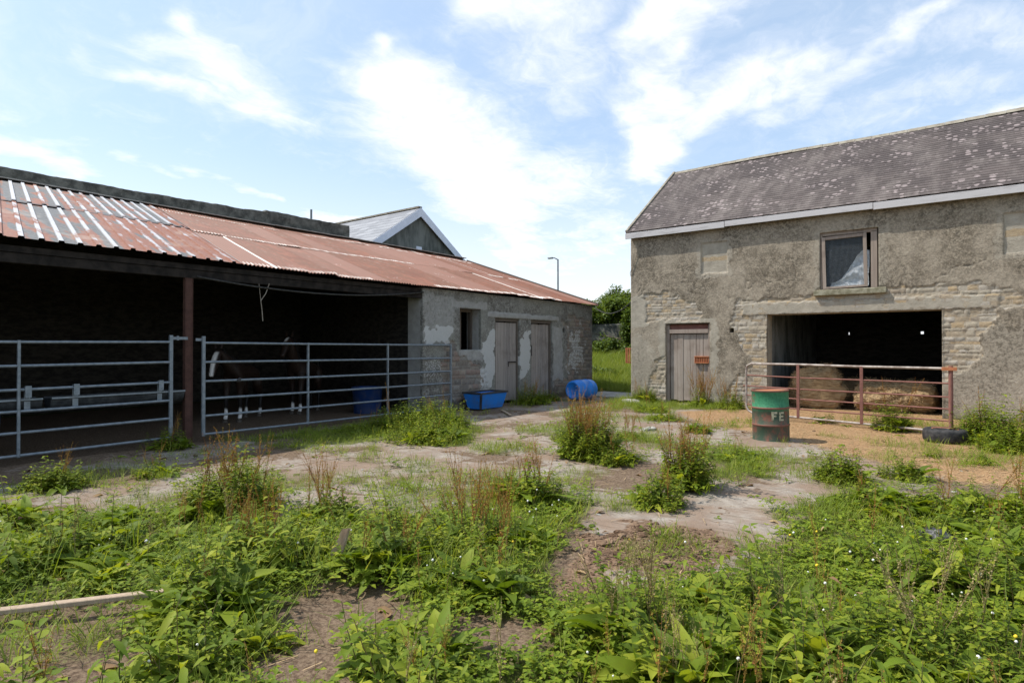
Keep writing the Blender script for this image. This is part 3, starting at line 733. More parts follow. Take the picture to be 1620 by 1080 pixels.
while x < BX1+.1:
    w_ = .42; zt = RZ + .03 + .02*math.sin(x*.9)
    b.add([(x, RY-.13, zt-.075), (x, RY-.015, zt+.035), (x, RY+.015, zt+.035), (x, RY+.13, zt-.075), (x+w_-.008, RY-.13, zt-.075), (x+w_-.008, RY-.015, zt+.035), (x+w_-.008, RY+.015, zt+.035), (x+w_-.008, RY+.13, zt-.075)],
          [(0, 4, 5, 1), (1, 5, 6, 2), (2, 6, 7, 3), (0, 1, 2, 3), (7, 6, 5, 4)]); x += w_
b.build('ridge_tiles', 'ridge_tile', rf)
b = MB(); b.quadbox((BX0-.07, EY+.02, EZ+.03), (BX0-.07, RY, RZ+.03), .07, .09); b.build('verge', 'ridge_tile', rf)
b = MB(); x = BX0-.09
for L in (2.9, 3.4, 3.0, 3.2, 2.5): b.box(x, min(x+L-.012, BX1+.1), EY-.03, EY+.005, 4.755+.012*math.sin(x), 4.905+.008*math.sin(x*2)); x += L
b.build('fascia_board', 'white_paint', barn, bevel=.004)
MB().box(BX0, BX1, EY+.006, BY+.1, 4.80, 4.83).build('soffit', 'dark_wood', barn)
# plank door
dr = MB(); x = DOOR[0]+.10; r_ = random.Random(2)
ws = [.2, .16, .19, .17, .2, .14]; tot = sum(ws); sc_ = (DOOR[1]-.06-x)/tot
for w_ in ws:
    dr.box(x+.004, x+w_*sc_-.004, BY+.10+r_.uniform(0, .012), BY+.145, .05+r_.uniform(0, .03), 1.93); x += w_*sc_
door = dr.build('door', 'barn_door_wood', barn, bevel=.003)
b = MB().box(DOOR[0], DOOR[0]+.09, BY+.06, BY+.2, 0, 2.2).box(DOOR[1]-.06, DOOR[1], BY+.06, BY+.2, 0, 2.2).box(DOOR[0]+.09, DOOR[1]-.06, BY+.05, BY+.2, 1.95, 2.06)
b.build('door_frame', 'frame_wood', barn, bevel=.004)
MB().box(DOOR[0]+.09, DOOR[1]-.06, BY+.13, BY+.2, 2.06, 2.2).build('lintel_board', 'rust_steel', barn)
b = MB(); b.box(-6.02, -5.62, BY+.03, BY+.10, 1.12, 1.145).box(-6.02, -5.62, BY+.03, BY+.10, 1.29, 1.315).box(-6.02, -5.62, BY+.07, BY+.10, 1.145, 1.29)
for i in range(7): b.box(-6.02+i*.064, -6.02+i*.064+.018, BY+.045, BY+.07, 1.145, 1.29)
h_ = b.build('latch_box', 'bright_rust', door, bevel=.003); h_['label'] = 'rusty ribbed latch box'
# loft window
wf = MB().box(WIN[0], WIN[0]+.05, BY+.05, BY+.17, 2.97, 4.36).box(WIN[1]-.16, WIN[1]-.03, BY+.05, BY+.17, 2.97, 4.30).box(WIN[0]+.05, WIN[1]-.03, BY+.05, BY+.17, 4.28, 4.36)
win = wf.build('window', 'frame_wood', barn, bevel=.004)
sx0, sx1, sz0, sz1 = WIN[0]+.06, WIN[1]-.22, 2.98, 4.25
b = MB(); wv = .075
Mt = TR(sx0, 0, sz0) @ rot('Y', R(-1.2)) @ TR(-sx0, 0, -sz0)
b.box(sx0, sx0+wv, BY+.02, BY+.06, sz0, sz1, Mt).box(sx1-wv, sx1, BY+.02, BY+.06, sz0, sz1, Mt).box(sx0+wv, sx1-wv, BY+.02, BY+.06, sz0, sz0+.05, Mt).box(sx0+wv, sx1-wv, BY+.02, BY+.06, sz1-wv, sz1, Mt)
b.build('sash', 'frame_wood', win, bevel=.004)
b = MB(); st = .026
for i in range(int((sx1-sx0-2*wv)/st)+1): x = sx0+wv+i*st; b.box(x-.0014, x+.0014, BY+.066, BY+.070, sz0+.05, sz1-wv, Mt)
for i in range(int((sz1-sz0-.05-wv)/st)+1): z = sz0+.05+i*st; b.box(sx0+wv, sx1-wv, BY+.0705, BY+.0745, z-.0014, z+.0014, Mt)
b.build('wire_mesh', 'galvanised', win)
b = MB().box(-2.99, -1.47, BY-.09, BY+.12, 2.82, 2.955); b.build('window_sill', 'sill_stone', barn, bevel=.012)
# crumpled pale sheeting inside the loft window
def crumple(name, m, nx_, ny_, fn, parent=None, org=(0, 0, 0), mats=None, smooth=True):
    uu, vv = np.meshgrid(np.linspace(0, 1, nx_), np.linspace(0, 1, ny_)); p = fn(uu.ravel(), vv.ravel())
    ii = np.arange(nx_*ny_).reshape(ny_, nx_); F = np.stack([ii[:-1, :-1], ii[:-1, 1:], ii[1:, 1:], ii[1:, :-1]], -1).reshape(-1, 4)
    return npmesh(np.stack(p, 1), F, mats=(m,), name=name, parent=parent, org=org, smooth=smooth)
def sackf(u, v):
    # pile leaning right, ridge climbing to the upper right
    x = -2.66 + .82*u; top = .10 + .80*sst(.05, .95, u) + .06*fbm(u, v, 5, 3, 3)
    top = np.where(u > .93, top-.05, top)
    z = 3.02 + top*v; y = BY+.10 + .22*v + .16*(fbm(u*3, v*3+u*4, 2, 4, 9)-.5) - .05*np.sin(v*9+u*5)
    return x, y, z
sk = crumple('plastic_sheeting', 'sheet_plastic', 60, 50, sackf, org=(-2.2, BY+.3, 3.0)); tag(sk, 'crumpled white plastic sheeting heaped behind the wire mesh of the loft window', 'plastic sheet')
MB().box(-3.3, -1.2, BY+.5, BY+1.2, 2.925, 3.03).build('loft_bench', 'dark_wood', barn)

# bales
def bale(name, loc, r, L, axis_rot, label, squash=1., seed=1, group=None, nf=2600):
    n, m = 72, 26
    th = np.linspace(0, 2*math.pi, n, endpoint=False); prof = [(0., -.5), (.45, -.5), (.74, -.48), (.9, -.42), (.98, -.33)] + [(1.0, t) for t in np.linspace(-.33, .33, m)] + [(.98, .35), (.9, .43), (.74, .48), (.45, .5), (0., .5)]
    V = []
    for rr, a in prof:
        for t in th: V.append((a*L, rr*r*math.cos(t), rr*r*math.sin(t)))
    V = np.array(V); d = fbm(V[:, 0]*3+5, V[:, 1]*4+V[:, 2]*3, 1.2, 4, seed)-.5; d2 = fbm(V[:, 0]*14, np.arctan2(V[:, 1], V[:, 2])*6, 1, 3, seed+3)-.5
    rad = np.hypot(V[:, 1], V[:, 2])+1e-6; k = 1+ (d*.55+d2*.12)*np.minimum(rad/r, 1)
    V[:, 1] *= k; V[:, 2] *= k; V[:, 0] *= 1+.12*d
    V[:, 2] = np.maximum(V[:, 2]*squash, -r*squash*.86)
    ca, sa = math.cos(axis_rot), math.sin(axis_rot)
    W = V.copy(); W[:, 0] = V[:, 0]*ca - V[:, 1]*sa; W[:, 1] = V[:, 0]*sa + V[:, 1]*ca; W[:, 2] = V[:, 2]+r*squash*.86
    k_ = len(prof); F = [[i*n+j, i*n+(j+1) % n, (i+1)*n+(j+1) % n, (i+1)*n+j] for i in range(k_-1) for j in range(n)]
    t = thing(name, loc, label, 'straw bale', group)
    npmesh(W+np.array(loc), F, mats=('straw',), name='bale_body', parent=t, org=loc)
    r3 = np.random.default_rng(seed); ii = r3.integers(n*3, len(W)-n*3, nf); c = W[ii]
    d = r3.normal(0, 1, (nf, 3)); d[:, 2] *= .5; d /= np.linalg.norm(d, axis=1)[:, None]; s = np.cross(d, r3.normal(0, 1, (nf, 3))); s /= np.linalg.norm(s, axis=1)[:, None]
    out = c-np.array([0, 0, r*squash*.8]); out /= np.linalg.norm(out, axis=1)[:, None]; c = c+out*.01
    l = r3.uniform(.03, .09, nf)[:, None]; w_ = .0035
    Q = np.stack([c-d*l+s*w_, c-d*l-s*w_, c+d*l-s*w_+out*.03, c+d*l+s*w_+out*.03], 1).reshape(-1, 3); Q[:, 2] = np.maximum(Q[:, 2], .005)
    q = npmesh(Q+np.array(loc), np.arange(nf*4).reshape(-1, 4), mats=('straw_fibre',), name='loose_stalks', parent=t, org=loc); q['kind'] = 'stuff'
    return t
bale('straw_bale', (-3.15, 17.3, 0), .60, 1.05, R(112), 'round-topped straw bale lying nearest the left jamb inside the barn doorway', .95, 1)
bale('straw_bale', (-1.4, 17.35, 0), .62, 1.7, R(-4), 'long low slumped straw bale at the right inside the barn doorway', .62, 5)
bale('straw_bale', (-2.25, 19.0, 0), .5, 1.0, R(40), 'smaller straw bale lying in the dark between the two front bales', .72, 9, nf=1200)

# rusty ribbed thing fixed at the barn's corner
t = thing('wall_grille', (-8.02, 16.55, 1.1), 'small orange rusty slatted box fixed to the barn corner beside the grassy passage', 'wall box')
b = MB().box(-8.2, -7.93, 16.42, 16.45, 1.08, 1.12).box(-8.2, -7.93, 16.42, 16.45, 1.5, 1.54).box(-8.2, -8.17, 16.42, 16.45, 1.12, 1.5)
b.build('frame', 'bright_rust', t)
for i in range(5): MB().box(-8.2+i*.06, -8.2+i*.06+.03, 16.40, 16.419, 1.08, 1.54).build('slat', 'bright_rust', t)

# ------------------------------------------------------------------ cattle shed
SHR = .2057          # the shed's ends and roof sheets run slightly askew in plan
RX, RZT = -17.40, 5.36
def shy(x): return SHR*max(0., -10.05-x)
SX = -10.2; SY0, SY1 = -4.0, 17.9; WY = 9.9
shed = thing('cattle_shed', (SX, 7.0, 0), 'long low cattle shed with a rusty red corrugated roof and open dark bays', 'shed')
SW = (11.2, 12.02, 1.5, 2.56); SD1 = (12.62, 13.72, 0, 2.36); SD2 = (14.3, 15.42, 0, 2.36); SH = (16.02, 16.14, 2.02, 2.16)
def shed_fields(u, z):
    n = fbm(u, z, 2.2, 5, 151); n2 = fbm(u, z, 5.5, 4, 157); rn, ed = stones(u, z, 25, .07, .16, .12, .36)
    ex = np.maximum.reduce([
        P([(10.5, 0), (10.6, 1.6), (10.95, 1.75), (11.2, 1.4), (12.0, 1.0), (12.4, .6), (12.5, 0)], u, z, .02, n2, .2),
        P([(9.9, 0), (9.9, .35), (10.6, .5), (10.6, 0)], u, z, .02, n2, .15),
        P([(16.3, 0), (16.25, 1.9), (16.0, 2.35), (16.6, 2.55), (17.9, 2.5), (17.9, 0)], u, z, .02, n2, .22),
        P([(15.5, 0), (16.3, 0), (16.3, .5), (15.5, .5)], u, z, .02, n2, .2)])
    pale = np.maximum.reduce([P(rect(12.3, 15.8, 2.38, 2.52), u, z, .02, n2, .03), P(rect(10.9, 12.3, 2.57, 2.75), u, z, .03, n2, .06)*.8,
        P(rect(11.15, 12.1, 1.2, 1.5), u, z, .03, n2, .05)*.8, P(rect(15.45, 16.05, .3, 2.2), u, z, .06, n2, .12)*.9, P(rect(9.9, 11.0, 1.9, 2.9), u, z, .1, n, .4)*.6])
    white = np.maximum.reduce([P([(9.9, 1.75), (10.0, 2.02), (10.9, 2.08), (10.95, 1.8), (10.4, 1.62)], u, z, .05, n2, .2)*.9,
        P([(12.1, .3), (12.15, 1.7), (12.62, 2.1), (12.62, .4)], u, z, .06, n2, .24)*.85, P([(13.75, .6), (13.75, 1.8), (14.2, 2.0), (14.28, 1.0)], u, z, .06, n2, .2)*.85,
        P([(16.4, .7), (16.4, 2.1), (17.2, 2.2), (17.4, 1.0)], u, z, .1, n2, .6)*.55, P([(10.0, .9), (10.0, 1.3), (10.5, 1.3), (10.5, .8)], u, z, .05, n2, .2)*.5])
    lint = P(rect(12.35, 15.7, 2.37, 2.51), u, z, .01)
    disp = -.03*ex + ex*.02*sst(0, .03, ed)*(.4+rn) + .012*(n2-.5) + .03*(n-.5)*(1-ex) + .02*lint
    dark_tone = sst(.7, 0, z)*.7 + .3*sst(.55, .7, n)*(z < 2)  # darker towards the foot of the wall, with noise patches
    return dict(disp=disp, exposed=ex, srnd=rn, sedge=ed, pale=pale, white=white, dark_tone=dark_tone)
relief_wall('front_wall', shed, 'shed_render', ('x', SX, 1), (WY, SY1), (0, 2.98), [SW, SD1, SD2, SH], .026, shed_fields)
def rz(x): return 3.0 + (SX+.15-x)*(2.31/7.35)      # roof underside line
b = MB()
for y0, y1 in ((WY+.002, WY+.4), (SY1-.4, SY1-.002), (SY0, SY0+.4)):
    v = [(x, y+shy(x), z) for y in (y0, y1) for x, z in ((SX-.502, 0), (RX-.1, 0), (RX-.1, rz(RX-.1)-.06), (SX-.502, rz(SX-.502)-.06))]
    b = MB(); b.add(v, [(0, 1, 2, 3), (7, 6, 5, 4)]+[(i, 4+i, 4+(i+1) % 4, (i+1) % 4) for i in range(4)]); b.build('side_wall', 'shaded_stone', shed)
MB().box(RX-.45, RX-.1, SY0, SY1+shy(RX), 0, 5.33).build('back_wall', 'shaded_stone', shed)
MB().box(-15.98, -10.75, 14.02, 14.14, 0, 2.9).build('partition_wall', 'shaded_stone', shed)
# parapet with an uneven top
yy = np.linspace(SY0, 13.4, 260); top = 5.70 + .05*(fbm(yy, yy*0, 1.6, 4, 5)-.5) + .03*(fbm(yy, yy*0+3, 6, 3, 6)-.5) + .12*sst(4.5, 11, yy) + .06*(yy > 10.2)
def parf(y, t, x0, x1, z0):
    n = len(y); rows = [(x0, z0+0*t), (x0, z0+(t-z0)*.35), (x0, z0+(t-z0)*.7), (x0-.01, t-.02), (x0-.06, t), (x1+.06, t), (x1, t-.03), (x1, z0+0*t)]
    V = []; 
    for k, (x, z) in enumerate(rows): V.append(np.stack([x+.05*(fbm(y, z, 4, 3, 7+k)-.5), y, z+.01*(fbm(y, z, 9, 2, k)-.5)], 1))
    V = np.concatenate(V); i = np.arange(len(rows)*n).reshape(len(rows), n)
    F = np.stack([i[:-1, :-1], i[:-1, 1:], i[1:, 1:], i[1:, :-1]], -1).reshape(-1, 4).tolist()
    for e in (0, n-1):
        c = [int(i[k, e]) for k in range(8)]; F += [[c[0], c[1], c[6], c[7]], [c[1], c[2], c[5], c[6]], [c[2], c[3], c[4], c[5]]]
    return V, F
V, F = parf(yy, top, RX-.12, RX-.46, 5.335); npmesh(V, F, mats=('parapet_stone',), name='parapet', parent=shed, org=tuple(shed.location))
yy = np.linspace(13.41, SY1+shy(RX)+.02, 90); V, F = parf(yy, 5.43+.03*(fbm(yy, yy*0, 2, 3, 9)-.5), RX-.12, RX-.46, 5.335); npmesh(V, F, mats=('parapet_stone',), name='coping', parent=shed, org=tuple(shed.location))
b = MB(); y = SY0
while y < SY1+1.5: b.box(RX-.13, RX+.12, y, min(y+2.39, SY1+1.5), rz(RX)+.08+.01*math.sin(y*3), rz(RX)+.105+.01*math.sin(y*3)); y += 2.4
b.build('ridge_flashing', 'concrete', shed)

# corrugated roof: every sheet real profile, overlapping
L = math.hypot(7.40, 7.40*2.31/7.35); ux, uz = -7.40/L, (7.40*2.31/7.35)/L
def sag(y): return .022*np.sin(y*.55)+.03*(fbm(y, y*0, .5, 3, 3)-.5) - .03*sst(13.4, 13.5, y)
def sheets(kind, y0, y1, width, rows, seed):
    r = np.random.default_rng(seed); VV = []; FF = []; A = dict(rnd=[], pale=[], rib=[], row=[]); base = 0
    for ri, (s0, s1) in enumerate(rows):
        y = y0
        while y < y1-.05:
            ye = min(y+width+ (.05 if kind == 'red' else .02), y1)
            if kind == 'red': ys = np.arange(y, ye, .0105)
            else:
                ys = []; p = math.floor(y/.225)*.225
                while p < ye:
                    ys += [q for q in (p+.0, p+.03, p+.066, p+.076, p+.132, p+.142, p+.18) if y <= q <= ye]; p += .225
                ys = np.array(sorted(set(ys+[y, ye])))
            ss = np.linspace(s0-(r.normal(0, .012) if ri else r.normal(0, .015)), s1, 26 if kind == 'red' else 14)
            YY, SS = np.meshgrid(ys, ss)
            if kind == 'red':
                h = .0125*np.sin(2*math.pi*YY/.076); rib = (h > .006).astype(float)
            else:
                ph = np.mod(YY, .225); h = np.interp(ph, [0, .066, .076, .132, .142, .225], [0, 0, .028, .028, 0, 0]); rib = (h > .01).astype(float)
            tl, of = r.normal(0, .004), r.normal(0, .0035)
            h = h + .010*ri + of + tl*(YY-y)/width + .004*(fbm(SS+seed, YY, 1.7, 3, seed)-.5)*2
            if kind == 'red': h = h + .006*((YY-y)/width)
            lift = r.random() < .10
            if lift: h = h + .03*sst(.35*L, 0, SS-ss[0])*(ri == 0)*sst(0, width, YY-y)
            x = SX+.15+ SS*ux - 0; z = 3.02 + SS*uz + sag(YY) + h
            rn = r.random(); edgep = r.random() < (.42 if kind == 'red' else 0.)
            pale = np.zeros_like(YY)
            if kind == 'red':
                if edgep: pale = np.maximum(pale, sst(.05, .01, YY-y)*(.55+.5*fbm(SS, YY*0+seed+y, 1.3, 3, 4)))
                pale = np.maximum(pale, (SS-ss[0] < .17)*rib*(r.random(YY.shape)*.4+.6)*(fbm(YY, SS*0, .55, 3, 8+ri) > .42))
                pale = np.maximum(pale, .38*(fbm(SS*2, YY*1.5, 1.0, 4, 90) > .70))
            else:
                pale = np.where((SS-ss[0] < .012) & (ri > 0), 1., 0.)
            # white-painted ribs change from rib to rib and from row to row
            rr = _h(np.floor(YY/.225), np.full(YY.shape, float(ri)), 5) if kind != 'red' else np.full(YY.shape, rn)
            n_, m_ = YY.shape; i = np.arange(n_*m_).reshape(n_, m_)+base; base += n_*m_
            VV.append(np.stack([x.ravel(), (YY+SHR*(SX+.15-x)).ravel(), z.ravel()], 1)); FF.append(np.stack([i[:-1, :-1], i[:-1, 1:], i[1:, 1:], i[1:, :-1]], -1).reshape(-1, 4))
            A['rnd'].append(rr.ravel()); A['pale'].append(pale.ravel()); A['rib'].append(rib.ravel()); A['row'].append(np.full(YY.size, float(ri)))
            y += width
    return np.concatenate(VV), np.concatenate(FF), {k: np.concatenate(v) for k, v in A.items()}
BOXEND = 5.45
V, F, A = sheets('box', SY0-.1, BOXEND, .9, [(0, .52*L), (.50*L, L)], 3)
npmesh(V, F, attrs=A, mats=('box_sheet',), name='box_profile_roof', parent=shed, org=tuple(shed.location))
V, F, A = sheets('red', BOXEND-.04, SY1+.12, .66, [(0, .47*L), (.455*L, .90*L), (.885*L, L)], 8)
npmesh(V, F, attrs=A, mats=('red_sheet',), name='corrugated_roof', parent=shed, org=tuple(shed.location), smooth=True)
MB().quadbox((SX+.16, SY1+.14, 3.0), (RX, SY1+.14+SHR*7.35, 5.31), .03, .10).build('verge_board', 'dark_wood', shed)
# beam, purlins, columns
b = MB()
b.box(SX-.12, SX-.02, SY0, 10.05, 2.72, 2.86)
b.build('front_beam', 'eave_dark', shed, bevel=.006)
b = MB().box(SX-.10, SX-.0, SY0+.1, 9.85, 2.865, 2.95); b.build('wall_plate', 'eave_dark', shed)
for k, s in enumerate((.3, .6, .9)):
    x = SX+.15+s*L*ux; MB().box(x-.05, x+.05, SY0+.4, SY1-.4, 3.02+s*L*uz-.16, 3.02+s*L*uz-.06).build('purlin', 'dark_wood', shed)
for y in (-1.6, 4.6):
    b = MB()
    x0, x1 = SX-.10, SX-.01
    b.box(x0, x1, y-.062, y-.052, 0, 2.72).box(x0, x1, y+.052, y+.062, 0, 2.72).box(SX-.03, SX-.02, y-.052, y+.052, 0, 2.72)
    b.box(x0-.01, x1+.01, y-.08, y+.08, 0, .02)
    b.build('column', 'post_steel', shed, bevel=.002)
# end-room doors and window opening
for (a, c, z0, z1), off, hd, lb in ((SD1, .10, False, None), (SD2, .12, True, None)):
    d = MB(); r_ = random.Random(int(a*10)); y = a+.09; n_ = 7; w_ = (c-a-.13)/n_
    for i in range(n_): d.box(SX-off-.03, SX-off+r_.uniform(0, .01), y+.003, y+w_-.004, .04+r_.uniform(0, .04), z1-.10+r_.uniform(-.02, .0)); y += w_
    do = d.build('door', 'shed_door_wood', shed, bevel=.002)
    fr = MB().box(SX-.22, SX-.05, a, a+.08, 0, z1).box(SX-.22, SX-.05, c-.04, c, 0, z1).box(SX-.22, SX-.05, a+.08, c-.04, z1-.08, z1); fr.build('door_frame', 'dark_wood', shed, bevel=.004)
    if not hd: MB().box(SX-off+.012, SX-off+.035, c-.42, c-.02, 1.13, 1.16).box(SX-off+.012, SX-off+.03, c-.42, c-.40, 1.02, 1.13).build('bolt', 'dark_iron', do)
    else: MB().box(SX-off+.012, SX-off+.02, a+.10, a+.19, 1.3, 1.62).build('latch_plate', 'dark_iron', do)
    pass
wn = MB().box(SX-.4, SX-.3, SW[0], SW[0]+.07, SW[2], SW[3]).box(SX-.4, SX-.3, SW[1]-.07, SW[1], SW[2], SW[3]).box(SX-.4, SX-.3, SW[0]+.07, SW[1]-.07, SW[3]-.07, SW[3]).box(SX-.38, SX-.34, SW[0]+.36, SW[0]+.42, SW[2], SW[3]-.07)
wo_ = wn.build('window', 'dark_wood', shed)

# ------------------------------------------------------------------ gates
RAILZ = (.13, .435, .72, 1.01, 1.33, 1.65)
def galv_gate(name, loc, y0, y1, ups, label, dzn=(0, 0), endh=(None, None)):
    t = thing(name, loc, label, 'gate'); X = SX+.10
    for z in RAILZ:
        a, c = Vector((X, y0, z+dzn[0])), Vector((X, y1, z+dzn[1]))
        MB().tube([a, a.lerp(c, .35)+Vector((.006, 0, -.005)), a.lerp(c, .7)+Vector((-.004, 0, -.006)), c], .021, 10).build('rail', 'galvanised', t)
    for y in ups:
        k = (y-y0)/(y1-y0); dz_ = dzn[0]+(dzn[1]-dzn[0])*k
        ex_ = .09 if abs(y-y0) < .02 and endh[0] or abs(y-y1) < .02 and endh[1] else 0
        w_ = .026 if (abs(y-y0) < .02 or abs(y-y1) < .02) else .017
        MB().box(X-.022, X+.024, y-w_, y+w_, .10+dz_, 1.67+ex_+dz_).build('upright', 'galvanised', t, bevel=.004)
    return t
gl = galv_gate('livestock_gate', (SX+.10, -2.0, 0), -1.45, 4.27, (-1.45, .42, 2.35, 4.27), 'left six-rail galvanised gate with a feed trough hooked over it', (0, .01), (0, 1))
gr_ = galv_gate('livestock_gate', (SX+.10, 7.7, 0), 4.78, 10.76, (4.78, 6.76, 8.75, 10.76), 'long six-rail galvanised gate across the bay with the horses', (0, -.03), (1, 0))
MB().box(SX+.07, SX+.10, 4.30, 4.53, 1.70, 1.745).box(SX+.065, SX+.105, 4.36, 4.39, 1.69, 1.76).build('hinge_strap', 'galvanised', gl)
MB().box(SX+.07, SX+.10, 4.66, 4.755, 1.68, 1.725).build('hinge_strap', 'galvanised', gr_)
MB().tube([(SX+.1, 5.35, 1.0), (SX+.12, 5.38, .99), (SX+.09, 5.41, 1.03)], .028, 8).build('rope_tie', 'dark_rope', gr_)
# feed troughs hooked on the left gate
def feeder(y0, y1, ys, label, loc):
    t = thing('feed_trough', loc, label, 'feed trough', 'troughs hooked on the gate')
    n = 12; V = []; F = []; X = SX-.10
    for y in (y0, y1):
        for k in range(n+1):
            a = math.pi*k/n; V.append((X+.16*math.cos(a), y, .86-.17*math.sin(a)))
    for k in range(n): F.append((k, k+1, n+2+k, n+1+k))
    F += [tuple(range(n+1)), tuple(range(2*n+1, n, -1))]
    m = MB(); m.add(V, F, False); m.quadbox((X+.16, y0, .865), (X+.16, y1, .865), .03, .03); m.quadbox((X-.16, y0, .865), (X-.16, y1, .865), .03, .03)
    m.build('channel', 'shaded_zinc', t)
    MB().quadbox((X+.176, y0, .872), (X+.176, y1, .872), .02, .024).build('lip', 'galvanised', t)
    for y in ys:
        MB().box(SX+.122, SX+.130, y-.035, y+.035, .90, 1.06).box(SX+.06, SX+.125, y-.035, y+.035, 1.04, 1.05).box(SX+.062, SX+.068, y-.035, y+.035, .74, 1.04).tube([(SX+.128, y, .95), (SX+.136, y, .95)], .012, 8).build('bracket', 'galvanised', t, bevel=.002)
feeder(2.72, 4.50, (3.0, 4.12), 'galvanised hook-on feed trough nearest the steel post', (SX-.1, 3.6, .7))
feeder(.5, 2.62, (2.45, .9), 'galvanised hook-on feed trough cut by the left edge of the photo', (SX-.1, 1.5, .7))

# rusty gate before the barn doorway
A0 = Vector((-3.98, 13.97, 0)); A1 = Vector((-.23, 12.98, 0)); gd = (A1-A0).normalized()
t = thing('rusty_gate', ((A0+A1)/2)[:], 'rusty tubular gate with a pale top rail standing before the barn doorway', 'gate')
def gp(s, z): p = A0+(A1-A0)*s; return (p.x, p.y, z)
ztop = lambda s: 1.20; 
MB().tube([gp(.0, .62), gp(.0, 1.08), gp(.006, 1.15), gp(.03, 1.20), gp(.3, 1.205), gp(.6, 1.195), gp(1.0, 1.20)], .024, 10).tube([gp(.0, .62), gp(.0, .24), gp(.01, .15), gp(.035, .10), gp(.06, .095)], .024, 10).build('hoop', 'pale_pipe', t)
MB().tube([gp(.06, .095), gp(.5, .09), gp(.93, .085)], .022, 10).build('bottom_rail', 'pale_pipe', t)
for i, z in enumerate((.28, .49, .70, .94)): MB().tube([gp(-.02 if i == 2 else 0, z), gp(.33, z-.012), gp(.66, z-.004), gp(1.0, z)], .014, 8).build('rail', 'rust_steel', t)
for s in (.305, .625): p = A0+(A1-A0)*s; MB().quadbox((p.x, p.y-.02, .09), (p.x, p.y-.02, 1.2), .055, .02, up=(0, 1, 0)).build('upright', 'rust_steel', t, bevel=.003)
MB().tube([gp(1.0, .0), gp(1.0, 1.25)], .035, 10).build('end_post', 'rust_steel', t)
MB().box(-.36, -.14, 12.93, 13.0, 1.165, 1.225).build('hinge', 'bright_rust', t, bevel=.004)

# ------------------------------------------------------------------ drums, barrel, tyre
def ring_prof(r, h, rings, rr=.013):
    p = [(0, .012), (r-.012, .012), (r-.004, 0), (r+.006, .003), (r+.006, .02), (r, .028)]
    for z in rings: p += [(r, z-.02), (r+rr*.6, z-.011), (r+rr, z), (r+rr*.6, z+.011), (r, z+.02)]
    p += [(r, h-.028), (r+.006, h-.022), (r+.008, h-.003), (r+.002, h+.003), (r-.006, h-.002), (r-.010, h-.02)]
    return p
DX, DYY = -2.65, 10.72
dt = thing('oil_drum', (DX, DYY, -.02), 'standing rusty green steel oil drum on the straw before the barn', 'drum'); dt.rotation_euler = (R(.8), R(-1.0), 0)
m = MB(); m.lathe(ring_prof(.29, .88, (.30, .585)), 56); m.build('barrel', 'drum_paint', dt, local=True)
MB().lathe([(0, .855), (.2, .858), (.279, .86)], 40).build('lid', 'bright_rust', dt, local=True)
# faded pale lettering on the belly
am = math.atan2(-DYY, -DX) + .40
def stroke(m, a0, a1, z0, z1, r=.2925):
    n = 4; V = []
    for i in range(n+1):
        a = am + (a0+(a1-a0)*i/n)/.29
        for z in (z0, z1): V.append((r*math.cos(a), r*math.sin(a), z))
    m.add(V, [(2*i, 2*i+2, 2*i+3, 2*i+1) for i in range(n)])
m = MB()
for q in ((-.10, -.065, .40, .535), (-.065, -.01, .50, .535), (-.065, -.025, .45, .478)): stroke(m, *q)      # F
for q in ((.02, .052, .385, .53), (.052, .105, .50, .53), (.052, .095, .445, .47), (.052, .10, .385, .412)): stroke(m, *q)   # E
m.build('lettering', 'lettering', dt, local=True)

# blue barrel on its side
bt = thing('plastic_barrel', (-9.13, 15.4, 0), 'blue plastic barrel lying on its side at the far end of the shed wall', 'barrel'); bt.rotation_euler = (0, 0, R(-6))
pr = [(0, .03), (.20, .03), (.215, .0), (.245, .0), (.275, .03), (.292, .09), (.298, .26), (.304, .27), (.304, .30), (.298, .31), (.298, .60), (.304, .61), (.304, .64), (.298, .65), (.292, .82), (.275, .88), (.245, .915), (.215, .915), (.20, .885), (0, .885)]
MB().lathe(pr, 48, TR(0, -.46, .30) @ rot('X', R(-90))).build('shell', 'blue_plastic', bt, local=True)
MB().lathe([(0, 0), (.035, 0), (.035, .03), (0, .03)], 20, TR(.1, -.41, .40) @ rot('X', R(90))).build('bung', 'blue_plastic', bt, local=True)

# blue feed trough with black rim
tt = thing('feed_tub', (-9.8, 11.72, 0), 'rectangular blue plastic trough with black rim below the shed window', 'trough')
X0, X1, Y0, Y1, ZT = -10.12, -9.48, 11.18, 12.28, .43
def frust(m, ins_top, ins_bot, z0, z1, flip=False):
    v = []
    for ins, z in ((ins_bot, z0), (ins_top, z1)): v += [(X0+ins, Y0+ins, z), (X1-ins, Y0+ins, z), (X1-ins, Y1-ins, z), (X0+ins, Y1-ins, z)]
    m.add(v, [(0, 1, 5, 4), (1, 2, 6, 5), (2, 3, 7, 6), (3, 0, 4, 7), (0, 3, 2, 1)])
m = MB(); frust(m, .02, .11, 0.02, ZT-.02); frust(m, .05, .14, .05, ZT-.02); m.build('tub', 'blue_plastic', tt, bevel=.012)
m = MB().box(X0, X0+.055, Y0, Y1, ZT-.03, ZT+.015).box(X1-.055, X1, Y0, Y1, ZT-.03, ZT+.015).box(X0+.055, X1-.055, Y0, Y0+.055, ZT-.03, ZT+.015).box(X0+.055, X1-.055, Y1-.055, Y1, ZT-.03, ZT+.015); m.build('rim', 'black_plastic', tt, bevel=.006)
m = MB()
m.quadbox((X1-.005, Y0+.005, ZT-.03), (X1-.10, Y0+.10, .03), .06, .03, up=(1, -1, 0)); m.build('corner_band', 'black_plastic', tt)
